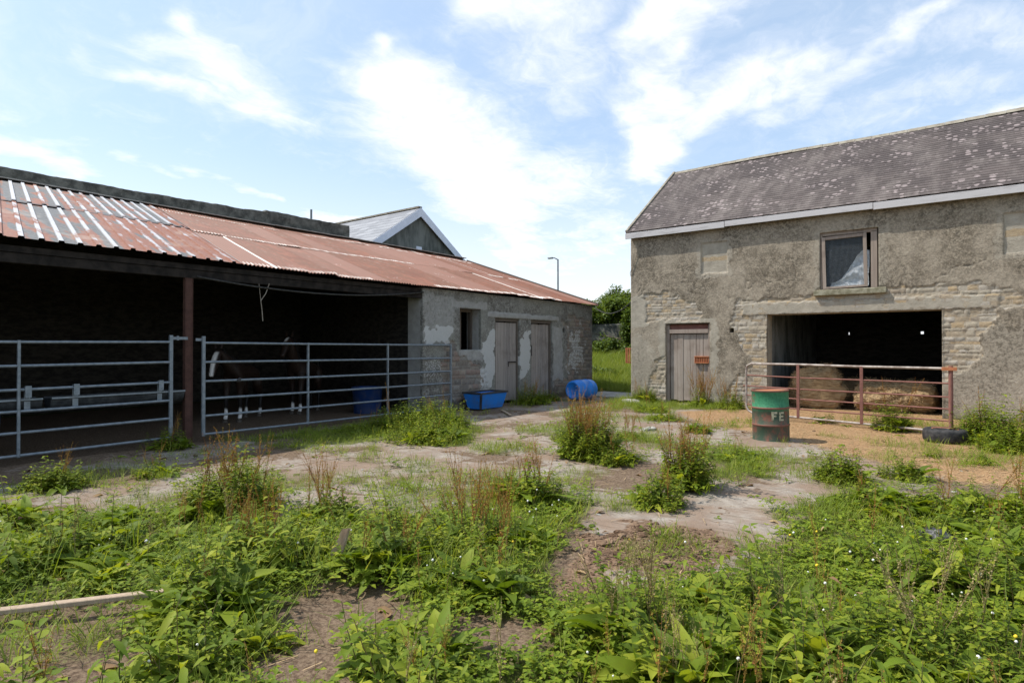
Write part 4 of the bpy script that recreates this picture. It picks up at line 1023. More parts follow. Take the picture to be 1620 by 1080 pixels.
# tubs inside the shed
def tub(loc, r, h, label):
    t = thing('water_tub', loc, label, 'tub')
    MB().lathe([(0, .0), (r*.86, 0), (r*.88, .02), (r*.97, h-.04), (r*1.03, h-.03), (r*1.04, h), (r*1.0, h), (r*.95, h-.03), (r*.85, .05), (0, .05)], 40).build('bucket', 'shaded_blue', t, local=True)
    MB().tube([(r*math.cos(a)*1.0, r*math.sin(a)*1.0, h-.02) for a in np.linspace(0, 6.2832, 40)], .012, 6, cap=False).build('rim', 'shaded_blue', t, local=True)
tub((-11.4, 9.25, 0), .36, .62, 'blue round tub coloured dark for the shade behind the long gate')
tub((-11.2, 1.9, 0), .52, .78, 'large blue tub coloured dark for the shade behind the left gate')

# tyre lying flat with rusty wheel
ty = thing('car_tyre', (-.27, 12.45, 0), 'worn black car tyre lying flat on its rusty wheel by the gate end', 'tyre')
ty.location = (-.30, 12.30, 0)
pr = []
for k in range(18):
    a = 2*math.pi*k/18; cx_, cz_ = math.cos(a), math.sin(a)
    pr.append((.23+.085*np.sign(cx_)*abs(cx_)**.62, .115+.11*np.sign(cz_)*abs(cz_)**.55))
MB().lathe(pr, 60, closed=True).build('tyre_casing', 'rubber', ty, local=True)
MB().lathe([(0, .17), (.05, .17), (.06, .145), (.13, .14), (.15, .18), (.165, .19), (.172, .215), (.186, .222), (.186, .2), (.17, .03)], 40).build('wheel', 'bright_rust', ty, local=True)
for k in range(30):
    pass

# ------------------------------------------------------------------ planks, stone, plastic
def plank(a, c, w_, h_, label, m='plank_wood', name='timber_plank', cat='plank'):
    p = MB(); a = Vector(a); c = Vector(c); n = 6
    pts = [a.lerp(c, i/n)+Vector((0, 0, random.uniform(-.003, .003))) for i in range(n+1)]
    for p0, p1 in zip(pts[:-1], pts[1:]): pass
    p.quadbox(a, c, w_, h_); o = p.build(name, m, org=tuple(a.lerp(c, .5)), bevel=.004); return tag(o, label, cat)
plank((-4.95, .30, .05), (-3.90, 1.62, .10), .055, .03, 'long pale timber batten lying in the weeds at lower left')
plank((-9.05, 11.45, .03), (-8.25, 10.75, .035), .06, .03, 'short thin timber batten on the bare yard near the blue trough')
def blob(name, loc, r, m, label, cat, sc=(1, 1, .5), seed=1, amp=.5, parent=None):
    bm = bmesh.new(); bmesh.ops.create_icosphere(bm, subdivisions=4, radius=1); V = np.array([v.co[:] for v in bm.verts])
    d = fbm(V[:, 0]*1.6+seed*3.1, V[:, 1]*1.6+V[:, 2]*1.3, 1, 4, seed)-.5; d2 = fbm(V[:, 0]*5+seed, V[:, 1]*5-V[:, 2]*4, 1, 3, seed+2)-.5
    V = V*(1+amp*d+amp*.4*d2)[:, None]*np.array(sc)*r
    for v, c_ in zip(bm.verts, V): v.co = c_
    me = bpy.data.meshes.new(name); bm.to_mesh(me); bm.free(); me.polygons.foreach_set('use_smooth', [cat != 'stone']*len(me.polygons))
    return tag(link(me, name, None, loc, (m,)), label, cat)
blob('flat_stone', (-7.5, 15.35, .03), .26, 'stone', 'pale flat stone at the barn corner among the weeds', 'stone', (1.1, .7, .32), 4)
blob('plastic_bag', (-.2, 5.9, .05), .10, 'black_plastic', 'crumpled black plastic bag half buried in the right-hand grass', 'plastic bag', (1.1, .8, .75), 7, .9)
o = crumple('bark_piece', 'dead_wood', 14, 22, lambda u, v: (-3.56+.11*(u-.5)*(1.2-.7*v)+.10*v, 2.58+.05*np.sin(u*3)+.03*v, .03+.26*v+.05*fbm(u*4, v*5, 1, 3, 4)), org=(-3.55, 2.58, 0))
tag(o, 'pale torn piece of bark upright among the foreground docks', 'bark')

# ------------------------------------------------------------------ cables and twine
def sagline(a, c, s, n=14):
    a = Vector(a); c = Vector(c); return [a.lerp(c, i/n)-Vector((0, 0, 4*s*(i/n)*(1-i/n))) for i in range(n+1)]
o = MB().tube(sagline((SX, SY1, 3.0), (BX0, BY+.1, 2.95), .34), .016, 6).build('overhead_cable', 'dark_rope', org=(-9, 17, 2.8)); tag(o, 'black cable sagging across the passage between shed and barn', 'cable')
o = MB().tube(sagline((SX+.03, 4.7, 2.75), (SX+.03, 9.9, 2.86), .17), .017, 6).build('drooping_pipe', 'dark_rope', org=(SX, 7, 2.7)); tag(o, 'thin dark hose drooping below the shed beam over the long gate', 'hose')
o = MB().tube([(SX+.02, 6.0, 2.74), (SX+.02, 5.93, 2.55), (SX+.03, 5.83, 2.42), (SX+.02, 5.86, 2.25), (SX+.03, 5.87, 2.05)], .009, 5).tube([(SX+.02, 5.80, 2.72), (SX+.03, 5.83, 2.42)], .006, 5).build('hanging_twine', 'twine', org=(SX, 5.9, 2.4)); tag(o, 'frayed pale baler twine hanging from the shed beam', 'twine')
o = MB().tube([(-7.6, BY-.03, 4.7), (-7.66, BY-.03, 4.5), (-7.8, BY-.03, 4.1), (-7.93, BY-.03, 3.75), (-7.95, BY+.1, 3.6)], .008, 5).build('thin_wire', 'twine', org=(-7.8, BY, 4.2)); tag(o, 'thin pale wire running down the render at the barn corner', 'wire')

# ------------------------------------------------------------------ house beyond the shed
hx, hy = -19.0, 18.2
house = thing('neighbouring_house', (hx-5, hy, 0), 'grey gabled house with white bargeboards rising behind the shed roof', 'house')
def hz(y): return 7.45 - abs(y-hy)*.685
MB().add([(x, y, z) for x in (hx-13, hx) for y, z in ((hy-4.2, 0), (hy+4.2, 0), (hy+4.2, hz(hy+4.2)-.05), (hy, 7.35), (hy-4.2, hz(hy-4.2)-.05))], [(0, 1, 2, 3, 4), (9, 8, 7, 6, 5)]+[(i, 5+i, 5+(i+1) % 5, (i+1) % 5) for i in range(5)]) if False else None
m = MB(); m.add([(x, y, z) for x in (hx-13, hx) for y, z in ((hy-4.2, 0), (hy+4.2, 0), (hy+4.2, hz(hy+4.2)-.05), (hy, 7.35), (hy-4.2, hz(hy-4.2)-.05))], [(0, 1, 2, 3, 4), (9, 8, 7, 6, 5)]+[(i, 5+i, 5+(i+1) % 5, (i+1) % 5) for i in range(5)])
m.build('wall', 'gable_render', house)
hr = MB()
for sg in (-1, 1):
    a = [(hx-13.1, hy, 7.6), (hx+.12, hy, 7.6), (hx+.12, hy+sg*4.5, 7.6-4.5*.685), (hx-13.1, hy+sg*4.5, 7.6-4.5*.685)]
    hr.add(a+[(x, y, z-.10) for x, y, z in a], [(0, 1, 2, 3), (7, 6, 5, 4), (0, 4, 5, 1), (1, 5, 6, 2), (2, 6, 7, 3), (3, 7, 4, 0)])
hrf = hr.build('roof', 'dark_wood', house)
sl2 = math.hypot(4.5, 4.5*.685)
x_, y_, z_, F_ = slates(hy-4.5, 7.6-4.5*.685+.01, 4.5/sl2, 4.5*.685/sl2, sl2, hx-13.1, hx+.12, .34, .5, seed=12)
npmesh(np.stack([x_, y_, z_], 1), F_, mats=('grey_slate',), name='slates', parent=hrf, org=tuple(house.location))
MB().quadbox((hx-13.1, hy, 7.63), (hx+.1, hy, 7.63), .22, .07).build('ridge_tiles', 'ridge_tile', hrf)
for sg in (-1, 1):
    b0 = Vector((hx+.13, hy, 7.46)); b1 = Vector((hx+.13, hy+sg*4.5, 7.46-4.5*.685))
    m = MB(); v = [(hx+d, hy, 7.60) for d in (.122, .15)]+[(hx+d, hy, 7.22) for d in (.122, .15)]+[(hx+d, hy+sg*4.5, 7.60-4.5*.685) for d in (.122, .15)]+[(hx+d, hy+sg*4.5, 7.30-4.5*.685) for d in (.122, .15)]
    m.add(v, [(0, 1, 3, 2), (4, 6, 7, 5), (1, 5, 7, 3), (0, 2, 6, 4), (0, 4, 5, 1), (2, 3, 7, 6)]); m.build('bargeboard', 'board_pvc', house)
MB().box(hx-.01, hx+.03, hy-.16, hy+.16, 5.66, 5.92).build('vent', 'board_pvc', house)
MB().tube([(hx-7.2, hy-.5, 7.1), (hx-7.2, hy-.5, 8.45)], .055, 8).build('flue_pipe', 'lamp_steel', hrf)

# street lamp far off
lx, ly = -32.7, 50.5
lp = thing('street_lamp', (lx, ly, 1.0), 'slim grey street lamp far beyond the end of the shed', 'street lamp')
MB().tube([(lx, ly, 1.0), (lx, ly, 5), (lx, ly, 10.3)], [.13, .10, .075], 8).build('pole', 'lamp_steel', lp)
MB().tube([(lx, ly, 10.25), (lx-.25, ly-.2, 10.42), (lx-.45, ly-.35, 10.45)], [.06, .05, .05], 6).build('arm', 'lamp_steel', lp)
MB().box(lx-.95, lx-.4, ly-.5, ly-.2, 10.36, 10.52).build('lamp_head', 'lamp_steel', lp, bevel=.04)

# old wall, dark panel behind the passage
gw = thing('garden_wall', (-13.5, 28.2, 1.0), 'old stone wall half buried in ivy at the back of the grassy passage', 'wall')
MB().box(-19, -9.6, 28.0, 28.4, .6, 2.75).build('masonry', 'parapet_stone', gw, bevel=.05)
o = MB().box(-11.5, -9.0, 26.95, 27.0, .8, 3.05).build('metal_panel', 'dark_panel', org=(-10, 27, 1)); tag(o, 'dark grey purple metal panel beside the ivy at the barn corner', 'panel')
o = MB().box(-9.9, -8.1, 16.5, 18.2, -.1, .045).build('concrete_slab', 'concrete', org=(-9, 17.3, 0), bevel=.01); tag(o, kind='structure')

# ------------------------------------------------------------------ horses
def skin_body(name, verts, edges, radii, parent, mname, level=2):
    me = bpy.data.meshes.new(name); me.from_pydata(verts, edges, []); o = bpy.data.objects.new(name, me); C.objects.link(o)
    md = o.modifiers.new('s', 'SKIN'); md.use_smooth_shade = True; md.branch_smoothing = .6
    for i, r in enumerate(radii):
        sv = me.skin_vertices[0].data[i]; sv.radius = (r, r) if not isinstance(r, tuple) else r; sv.use_root = (i == 0)
    sb = o.modifiers.new('b', 'SUBSURF'); sb.levels = level; sb.render_levels = level
    dg = bpy.context.evaluated_depsgraph_get(); n = bpy.data.meshes.new_from_object(o.evaluated_get(dg)); bpy.data.objects.remove(o, do_unlink=True)
    n.polygons.foreach_set('use_smooth', [True]*len(n.polygons))
    return n
def horse(loc, rz, label, neck, legs, white, sc=1.0):
    """local frame: faces +X. neck = [neck mid, poll, face mid, muzzle]"""
    t = thing('horse', loc, label, 'horse', rz=rz); t.scale = (sc, sc, sc)
    Vt = [(-.50, 0, 1.14), (-.18, 0, 1.08), (.15, 0, 1.06), (.42, 0, 1.14), (.56, 0, 1.24)]; Rr = [(.235, .27), (.25, .28), (.255, .285), (.22, .27), (.15, .2)]; E_ = [(0, 1), (1, 2), (2, 3), (3, 4)]
    nm, poll, face, muz = neck
    k = len(Vt); Vt += [nm, poll, face, muz]; Rr += [.135, .085, .098, .062]; E_ += [(4, k), (k, k+1), (k+1, k+2), (k+2, k+3)]
    hd = (Vector(muz)-Vector(poll)).normalized()
    chin = tuple(Vector(muz)+hd*.07); Vt.append(chin); Rr.append(.052); E_.append((k+3, k+4))
    for sgn, ld in ((-1, legs[0]), (1, legs[1])):    # hind
        k = len(Vt); y = .13*sgn; Vt += [(-.52+ld*.3, y*1.1, .92), (-.42+ld*.6, y*1.15, .76), (-.66+ld, y, .50), (-.60+ld, y, .30), (-.61+ld, y, .15), (-.56+ld, y, .06)]; Rr += [.15, .115, .052, .036, .040, .046]
        E_ += [(0, k), (k, k+1), (k+1, k+2), (k+2, k+3), (k+3, k+4), (k+4, k+5)]
    for sgn, ld in ((-1, legs[2]), (1, legs[3])):
        k = len(Vt); y = .125*sgn; Vt += [(.42+ld*.2, y*1.1, .95), (.38+ld*.6, y, .74), (.40+ld, y, .46), (.39+ld, y, .28), (.39+ld, y, .15), (.43+ld, y, .06)]; Rr += [.115, .075, .052, .036, .040, .046]
        E_ += [(3, k), (k, k+1), (k+1, k+2), (k+2, k+3), (k+3, k+4), (k+4, k+5)]
    me = skin_body('body', Vt, E_, Rr, t, 'horse_coat')
    co = np.zeros(len(me.vertices)*3, np.float32); me.vertices.foreach_get('co', co); co = co.reshape(-1, 3)
    wv = np.zeros(len(co)); pt = sst(.62, .45, co[:, 2])
    for x0, sgn, h in white.get('socks', ()): wv = np.maximum(wv, ((np.abs(co[:, 0]-x0) < .22) & (co[:, 1]*sgn > 0))*sst(h+.03, h-.03, co[:, 2]+.02*np.sin(co[:, 0]*60)))
    a = np.array(poll); bq = np.array(chin); ab = bq-a; tt_ = ((co-a)@ab)/(ab@ab); proj = a+np.clip(tt_, 0, 1.2)[:, None]*ab
    fr = Vector((hd.z*-1, 0, hd.x)); fr = np.array(fr.normalized()) if abs(hd.y) < .9 else np.array((1, 0, 0))
    hv = np.array(hd); fr = np.array((1, 0, .8)) - hv*np.dot(hv, (1, 0, .8)); fr /= np.linalg.norm(fr)
    rel = co-proj; fn = rel@fr; sd_ = np.linalg.norm(rel-fn[:, None]*fr, axis=1)
    t0, t1, wdt = white.get('blaze', (0, 0, 0))
    wv = np.maximum(wv, (fn > .01)*sst(wdt+.012, wdt-.012, sd_)*sst(t0-.05, t0+.03, tt_)*sst(t1+.05, t1-.05, tt_))
    for nme, arr in (('whitehair', wv), ('points', pt)): at = me.attributes.new(nme, 'FLOAT', 'POINT'); at.data.foreach_set('value', arr.astype(np.float32))
    link(me, 'body', t, None, ('horse_coat',))
    P_ = Vector(poll); side = Vector((0, 1, 0)); side = (side-hd*side.dot(hd)).normalized(); up = Vector(tuple(fr))
    for s in (-1, 1):
        m = MB(); bs = P_+side*s*.055+up*.03-hd*.04; tip = bs-hd*.13+up*.05+side*s*.02
        m.tube([bs, bs.lerp(tip, .5)+side*s*.006, tip], [.028, .026, .004], 8); m.build('ear', 'horse_coat', t, local=True)
        bm = MB(); c_ = P_.lerp(Vector(muz), .36)+side*s*.083+up*.035; bm.lathe([(.0, -.02), (.014, -.014), (.02, 0), (.014, .014), (0, .02)], 12, Matrix.Translation(c_)); bm.build('eye', 'eye', t, local=True)
    # mane and tail of hanging strands
    m = MB(); r_ = random.Random(3); pts = [Vector((.5, 0, 1.42)), Vector(nm)+Vector((-.06, 0, .12)), P_+Vector((-.03, 0, .08))]
    for i in range(60):
        q = i/59; p = pts[0].lerp(pts[1], q*2) if q < .5 else pts[1].lerp(pts[2], q*2-1)
        m.tube([p, p+Vector((-.02, .09, -.06)), p+Vector((-.03+r_.uniform(-.02, .02), .13, -.2-r_.uniform(0, .07)))], [.014, .012, .003], 4)
    m.build('mane', 'horse_hair', t, local=True)
    m = MB()
    for i in range(34):
        a = r_.uniform(-.04, .04); c_ = r_.uniform(-.04, .04)
        m.tube([Vector((-.70, a*.3, 1.24)), Vector((-.80, a, 1.05)), Vector((-.83+c_, a*1.6, .75)), Vector((-.80+c_, a*1.4, .42+r_.uniform(0, .15)))], [.018, .02, .018, .004], 4)
    m.build('tail', 'horse_hair', t, local=True)
    for x, y in ((-.545+legs[0], -.13), (-.545+legs[1], .13), (.445+legs[2], -.125), (.445+legs[3], .125)):
        MB().lathe([(0, 0), (.062, 0), (.060, .01), (.046, .07), (0, .075)], 16, TR(x, y, 0)).build('hoof', 'hoof', t, local=True)
    return t
hdg = math.atan2(-.957, .29)
horse((-12.5, 6.72, 0), math.atan2(-.78, .625), 'dark bay horse with a white blaze and lowered head behind the long gate', [(.74, -.06, 1.36), (.86, -.10, 1.53), (.98, -.12, 1.30), (1.07, -.13, 1.06)], (0.02, -.12, .06, -.06),
      dict(socks=((.4, 1, .30), (.4, -1, .28), (-.6, 1, .2), (-.6, -1, .2)), blaze=(.1, 1.2, .042)), .98)
horse((-12.74, 8.43, 0), hdg+.25, 'dark bay horse with raised head and a small star standing deeper in the shed', [(.72, .02, 1.52), (.86, .04, 1.76), (1.04, .05, 1.60), (1.2, .06, 1.40)], (-.04, .10, -.05, .08),
      dict(socks=((.4, 1, .22), (.4, -1, .26)), blaze=(.02, .30, .03)), 1.0)

# ------------------------------------------------------------------ plants
LM = ['nettle_leaf', 'stem', 'seed_rust', 'white_petal', 'yellow_petal', 'dock_leaf', 'clover_leaf', 'grass_blade', 'meadow_blade', 'seed_pale', 'tree_leaf', 'ivy_leaf', 'bark', 'dead_leaf']
LI = {n: i for i, n in enumerate(LM)}
class TP:
    """plant template: verts, quads, material index"""
    def __init__(s): s.V = []; s.F = []; s.M = []; s.n = 0
    def add(s, V, F, m):
        V = np.asarray(V, float); F = np.asarray(F, int); s.V.append(V); s.F.append(F+s.n); s.M.append(np.full(len(F), m)); s.n += len(V); return s
    def done(s): return np.concatenate(s.V), np.concatenate(s.F), np.concatenate(s.M)
def leaf(L, W, n=3, droop=.3, fold=.15, base=.15, peak=.45, wavy=0., seed=0):
    r = np.random.default_rng(seed); V = []
    for j in range(n+1):
        t = j/n; w_ = W/2*max(.05, (math.sin(math.pi*t**(math.log(.5)/math.log(peak))))**.8 if 0 < t < 1 else .05)
        if j == 0: w_ = W*.06
        y = L*t; z = -droop*L*t*t
        wa = wavy*W*r.normal(0, 1, 2)
        V += [(-w_, y, z+fold*w_*2+wa[0]), (0, y, z), (w_, y, z+fold*w_*2+wa[1])]
    F = []
    for j in range(n): k = j*3; F += [(k, k+1, k+4, k+3), (k+1, k+2, k+5, k+4)]
    return np.array(V), np.array(F)
def rm(az, pitch, roll=0):
    """leaf local +y -> direction with azimuth az and elevation pitch"""
    return np.array(Matrix.Rotation(az, 3, 'Z') @ Matrix.Rotation(pitch, 3, 'X') @ Matrix.Rotation(roll, 3, 'Y'))
def stalk(pts, r0, r1, n=3):
    pts = np.array(pts, float); V = []; F = []
    for i, p in enumerate(pts):
        r = r0+(r1-r0)*i/(len(pts)-1)
        for k in range(n): a = 2*math.pi*k/n; V.append(p+np.array((r*math.cos(a), r*math.sin(a), 0)))
    for i in range(len(pts)-1):
        for k in range(n): F.append((i*n+k, i*n+(k+1) % n, (i+1)*n+(k+1) % n, (i+1)*n+k))
    return V, F
def t_nettle(seed, h=.5, pairs=8, lm='nettle_leaf', ll=.085, top=False, nl=3, wr=.66, pk=.38, dr=(.2, .6)):
    r = np.random.default_rng(seed); T_ = TP(); bend = r.normal(0, .07, 2)
    f = lambda z: np.array((bend[0]*(z/h)**2, bend[1]*(z/h)**2, z))
    V, F = stalk([f(z) for z in np.linspace(0, h, 4)], .0035, .0015); T_.add(V, F, LI['stem'])
    for i in range(pairs):
        z = h*(.12+.86*i/(pairs-1)); a0 = i*math.pi/2+r.uniform(-.4, .4); l = ll*(1.15-.65*(i/(pairs-1)))*r.uniform(.8, 1.25)
        for s in (0, math.pi):
            V, F = leaf(l, l*wr, nl, r.uniform(*dr), .12, peak=pk, wavy=.05, seed=seed*31+i)
            T_.add((V+np.array((0, l*.12, 0)))@rm(a0+s, r.uniform(-.1, .55)).T+f(z), F, LI[lm])
    if top:
        for _ in range(10):
            a = r.uniform(0, 6.28); V, F = leaf(.05, .006, 1, .6); T_.add(V@rm(a, r.uniform(.1, .8)).T+f(h*r.uniform(.75, 1)), F, LI['seed_pale'])
    return T_.done()
def t_seed(seed, h=1.0, mat_='seed_rust', nflake=46, br=6):
    """upright dock flower stalk with whorls of little seeds"""
    r = np.random.default_rng(seed); T_ = TP(); bend = r.normal(0, .05, 2)
    f = lambda z: np.array((bend[0]*z*z, bend[1]*z*z, z))
    V, F = stalk([f(z) for z in np.linspace(0, h, 5)], .006, .002); T_.add(V, F, LI['stem'] if r.random() < .5 else LI[mat_])
    br_l = [(f, .38*h, h, 0)]
    for k in range(br):
        z0 = h*r.uniform(.35, .75); a = r.uniform(0, 6.28); ln = h*r.uniform(.18, .35); tl = r.uniform(.25, .5)
        g_ = lambda q, z0=z0, a=a, ln=ln, tl=tl: f(z0)+np.array((math.cos(a)*tl*q*ln*.8, math.sin(a)*tl*q*ln*.8, q*ln))
        V, F = stalk([g_(q) for q in (0, .5, 1)], .003, .001); T_.add(V, F, LI[mat_]); br_l.append((g_, .1, 1, 1))
    for g_, lo, hi, kk in br_l:
        for _ in range(nflake//3 if kk else nflake):
            q = r.uniform(lo, hi); p = g_(q); a = r.uniform(0, 6.28); s = .0085*r.uniform(.7, 1.4)*(1.1-.4*(q-lo)/(hi-lo))
            c = p+np.array((math.cos(a), math.sin(a), 0))*.012*r.uniform(.3, 1.2); d1 = r.normal(0, 1, 3); d1 /= np.linalg.norm(d1); d2 = np.cross(d1, r.normal(0, 1, 3)); d2 /= np.linalg.norm(d2)
            T_.add([c-d1*s*.7-d2*s*.5, c+d1*s*.7-d2*s*.5, c+d1*s*.7+d2*s*.5, c-d1*s*.7+d2*s*.5], [(0, 1, 2, 3)], LI[mat_])
    return T_.done()
def t_dock(seed, n=10, L=.17, W=.078, nseg=6, up=(.35, 1.35)):
    r = np.random.default_rng(seed); T_ = TP()
    for i in range(n):
        l = L*r.uniform(.65, 1.2); V, F = leaf(l, l*W/L*r.uniform(.85, 1.3), nseg, r.uniform(.3, 1.1), r.uniform(.05, .45), peak=.40, wavy=.07, seed=seed*17+i)
        pet = l*.35; p0 = r.uniform(*up); az = i*2.4+r.uniform(-.4, .4); M_ = rm(az, p0, r.normal(0, .25))
        T_.add((V+np.array((0, pet, 0)))@M_.T, F, LI['dock_leaf'])
        V, F = stalk([(0, 0, 0), (0, 0, pet*1.02)], .004, .003); V = np.array(V)[:, [0, 2, 1]]; T_.add(V@M_.T, F, LI['stem'])
    return T_.done()
def t_tuft(seed, n=12, h=.16, m='grass_blade', w_=.006, spread=.05, nseg=2, lean=.6):
    r = np.random.default_rng(seed); T_ = TP()
    for i in range(n):
        l = h*r.uniform(.5, 1.25); V, F = leaf(l, w_*r.uniform(.7, 1.3), nseg, r.uniform(.1, .6), .1, peak=.3)
        T_.add(V@rm(r.uniform(0, 6.28), 1.5-abs(r.normal(0, lean))).T+np.array((r.normal(0, spread), r.normal(0, spread), 0)), F, LI[m])
    return T_.done()
def t_clover(seed, n=9, h=.07, s=.022, m='clover_leaf', spread=.06):
    r = np.random.default_rng(seed); T_ = TP()
    for i in range(n):
        c = np.array((r.normal(0, spread), r.normal(0, spread), h*r.uniform(.4, 1.2))); a0 = r.uniform(0, 6.28)
        for k in range(3):
            V, F = leaf(s*r.uniform(.8, 1.3), s*.95, 2, .2, .15, peak=.6); T_.add(V@rm(a0+k*2.1, r.uniform(-.4, .5)).T+c, F, LI[m])
    return T_.done()
def t_flower(seed, h=.13, r0=.0075, m='white_petal'):
    T_ = TP(); V, F = stalk([(0, 0, 0), (0, .01, h)], .0015, .001); T_.add(V, F, LI['stem'])
    for q in range(2):
        V = []; F = []
        for i, (rr, z) in enumerate(((.3, -.8), (1, 0), (.5, .8))):
            for k in range(6): a = 1.0472*k; V.append((rr*r0*math.cos(a), .01+rr*r0*math.sin(a), h+z*r0))
        for i in range(2):
            for k in range(6): F.append((i*6+k, i*6+(k+1) % 6, (i+1)*6+(k+1) % 6, (i+1)*6+k))
        F += [(12, 13, 14, 15), (12, 15, 16, 17)]
        T_.add(V, F, LI[m]); break
    return T_.done()
def place(tps, pos, scale, az, tilt=.12, seed=0):
    """returns merged V, F, M for many instances; tps list of templates chosen at random"""
    r = np.random.default_rng(seed); n = len(pos); pos = np.asarray(pos, float); ch = r.integers(0, len(tps), n); scale = np.broadcast_to(scale, (n,)); az = np.broadcast_to(az, (n,))
    VV, FF, MM = [], [], []; base = 0
    for k, (V, F, M_) in enumerate(tps):
        i = np.nonzero(ch == k)[0]
        if not len(i): continue
        ca, sa = np.cos(az[i]), np.sin(az[i]); tx, ty = r.normal(0, tilt, len(i)), r.normal(0, tilt, len(i))
        X = V[None, :, 0]*ca[:, None]-V[None, :, 1]*sa[:, None]; Y = V[None, :, 0]*sa[:, None]+V[None, :, 1]*ca[:, None]; Z = np.broadcast_to(V[None, :, 2], X.shape)
        s = scale[i][:, None]
        W = np.stack([(X+Z*tx[:, None])*s, (Y+Z*ty[:, None])*s, Z*s - .0*s], -1)+pos[i][:, None, :]
        VV.append(W.reshape(-1, 3)); FF.append((F[None]+(np.arange(len(i))*len(V))[:, None, None]+base).reshape(-1, 4)); MM.append(np.tile(M_, len(i))); base += len(i)*len(V)
    return np.concatenate(VV), np.concatenate(FF), np.concatenate(MM)
def merge(parts):
    VV, FF, MM = [], [], []; b_ = 0
    for V, F, M_ in parts: VV.append(V); FF.append(F+b_); MM.append(M_); b_ += len(V)
    return np.concatenate(VV), np.concatenate(FF), np.concatenate(MM)
def plantmesh(name, V, F, M_, parent=None, org=(0, 0, 0), label=None, cat=None, kind=None, group=None):
    us = np.unique(M_); mp = np.zeros(len(LM), int); mp[us] = np.arange(len(us))
    o = npmesh(V, F, mi=mp[M_], mats=[LM[i] for i in us], name=name, parent=parent, org=org, smooth=True)
    return tag(o, label, cat, group, kind)
def scat(n, x0, x1, y0, y1, dens, seed, nearpow=0.):
    r = np.random.default_rng(seed); x = r.uniform(x0, x1, n); y = r.uniform(y0, y1, n); d = dens(x, y)
    if nearpow: d = d*np.clip((3.2/np.maximum(np.hypot(x, y), 1))**nearpow, 0, 1)
    # keep what can be seen from near the camera position
    dep = -x*math.sin(YAW)+y*math.cos(YAW); lat = x*math.cos(YAW)+y*math.sin(YAW)
    d = d*(dep > .9)*(np.abs(lat) < dep*.98+2.6)
    k = r.random(n) < d; x, y = x[k], y[k]
    return np.stack([x, y, gz(x, y)-.004], 1)

NET = [t_nettle(i, .38, 10, ll=.076) for i in range(5)]; TALLN = [t_nettle(120+i, .70, 13, ll=.10) for i in range(5)]; NETT = [t_nettle(20+i, .5, 9, top=True) for i in range(4)]
LANC = [t_nettle(150+i, .30, 7, 'dock_leaf', .13, nl=4, wr=.34, pk=.45, dr=(.5, 1.1)) for i in range(4)]+[t_nettle(160+i, .34, 12, 'clover_leaf', .05, nl=2, wr=.5) for i in range(3)]
BUSH = [t_nettle(40+i, .30, 7, ll=.06) for i in range(5)]
CLV = [t_clover(i) for i in range(6)]; GR = [t_tuft(i) for i in range(6)]; SEED = [t_seed(i) for i in range(5)]; SEEDP = [t_seed(30+i, mat_='seed_pale', nflake=36) for i in range(3)]
DOCK = [t_dock(i) for i in range(6)]
rr = np.random.default_rng(5)
# --- ground cover (uncountable)
hmap = lambda x, y: .45 + .9*fbm(x, y, 1.3, 3, 77)
c1 = lambda x, y: cover(x, y)*sst(.36, .56, fbm(x, y, 1.9, 3, 71))*(cover(x, y) > .5)*(1-.85*sst(-.2, .2, sdp(x, y, TURF)))
edge = lambda x, y: sst(.05, .75, np.maximum(sdp(x, y, V1), sdp(x, y, V2)))
hm2 = lambda x, y: (.22+1.15*sst(.36, .66, fbm(x, y, 1.7, 3, 79)))*(.6+.4*edge(x, y))
p = scat(15000, -9.5, 3, .3, 9, c1, 1, .55); V, F, M_ = place(NET+LANC+LANC[:4]+BUSH, p, hm2(p[:, 0], p[:, 1])*rr.uniform(.45, 1.0, len(p)), rr.uniform(0, 6.28, len(p)), .25, 1)
plantmesh('weed_cover', V, F, M_, kind='stuff'); print('weeds', len(p), len(F))
p = scat(34000, -10.5, 3, .3, 10, lambda x, y: np.maximum(cover(x, y), turf(x, y)*.22)*(.25+.75*sst(.4, .6, fbm(x, y, 2.2, 3, 99))), 2, .6); V, F, M_ = place(CLV, p, rr.uniform(.7, 1.5, len(p)), rr.uniform(0, 6.28, len(p)), .2, 2)
plantmesh('clover_cover', V, F, M_, kind='stuff'); print('clover', len(p), len(F))
p = scat(60000, -10.5, 3, .3, 16.2, lambda x, y: np.maximum(cover(x, y)*(.3+.7*sst(.45, .6, fbm(x, y, 1.5, 3, 55))), turf(x, y)), 3, .35); V, F, M_ = place(GR, p, rr.uniform(.35, 1.15, len(p))*(.35+1.2*fbm(p[:, 0], p[:, 1], 1.4, 3, 9)), rr.uniform(0, 6.28, len(p)), .2, 3)
plantmesh('grass', V, F, M_, kind='stuff'); print('grass', len(p), len(F))
# taller bright grass up the passage
MG = [t_tuft(60+i, 14, .42, 'meadow_blade', .011, .10, 2, .4) for i in range(5)]
n = 9000; x = rr.uniform(-16.5, -7.95, n); y = rr.uniform(18.0, 27.8, n); k = (x+8.8)*0.3+y > 18.2; x, y = x[k], y[k]; k = ~((x < -10.0) & (y < 18.4)); x, y = x[k], y[k]
V, F, M_ = place(MG, np.stack([x, y, gz(x, y)], 1), rr.uniform(.5, 1.25, len(x))*sst(16.5, 21, y)*.8+.25, rr.uniform(0, 6.28, len(x)), .12, 4); plantmesh('meadow_grass', V, F, M_, kind='stuff')
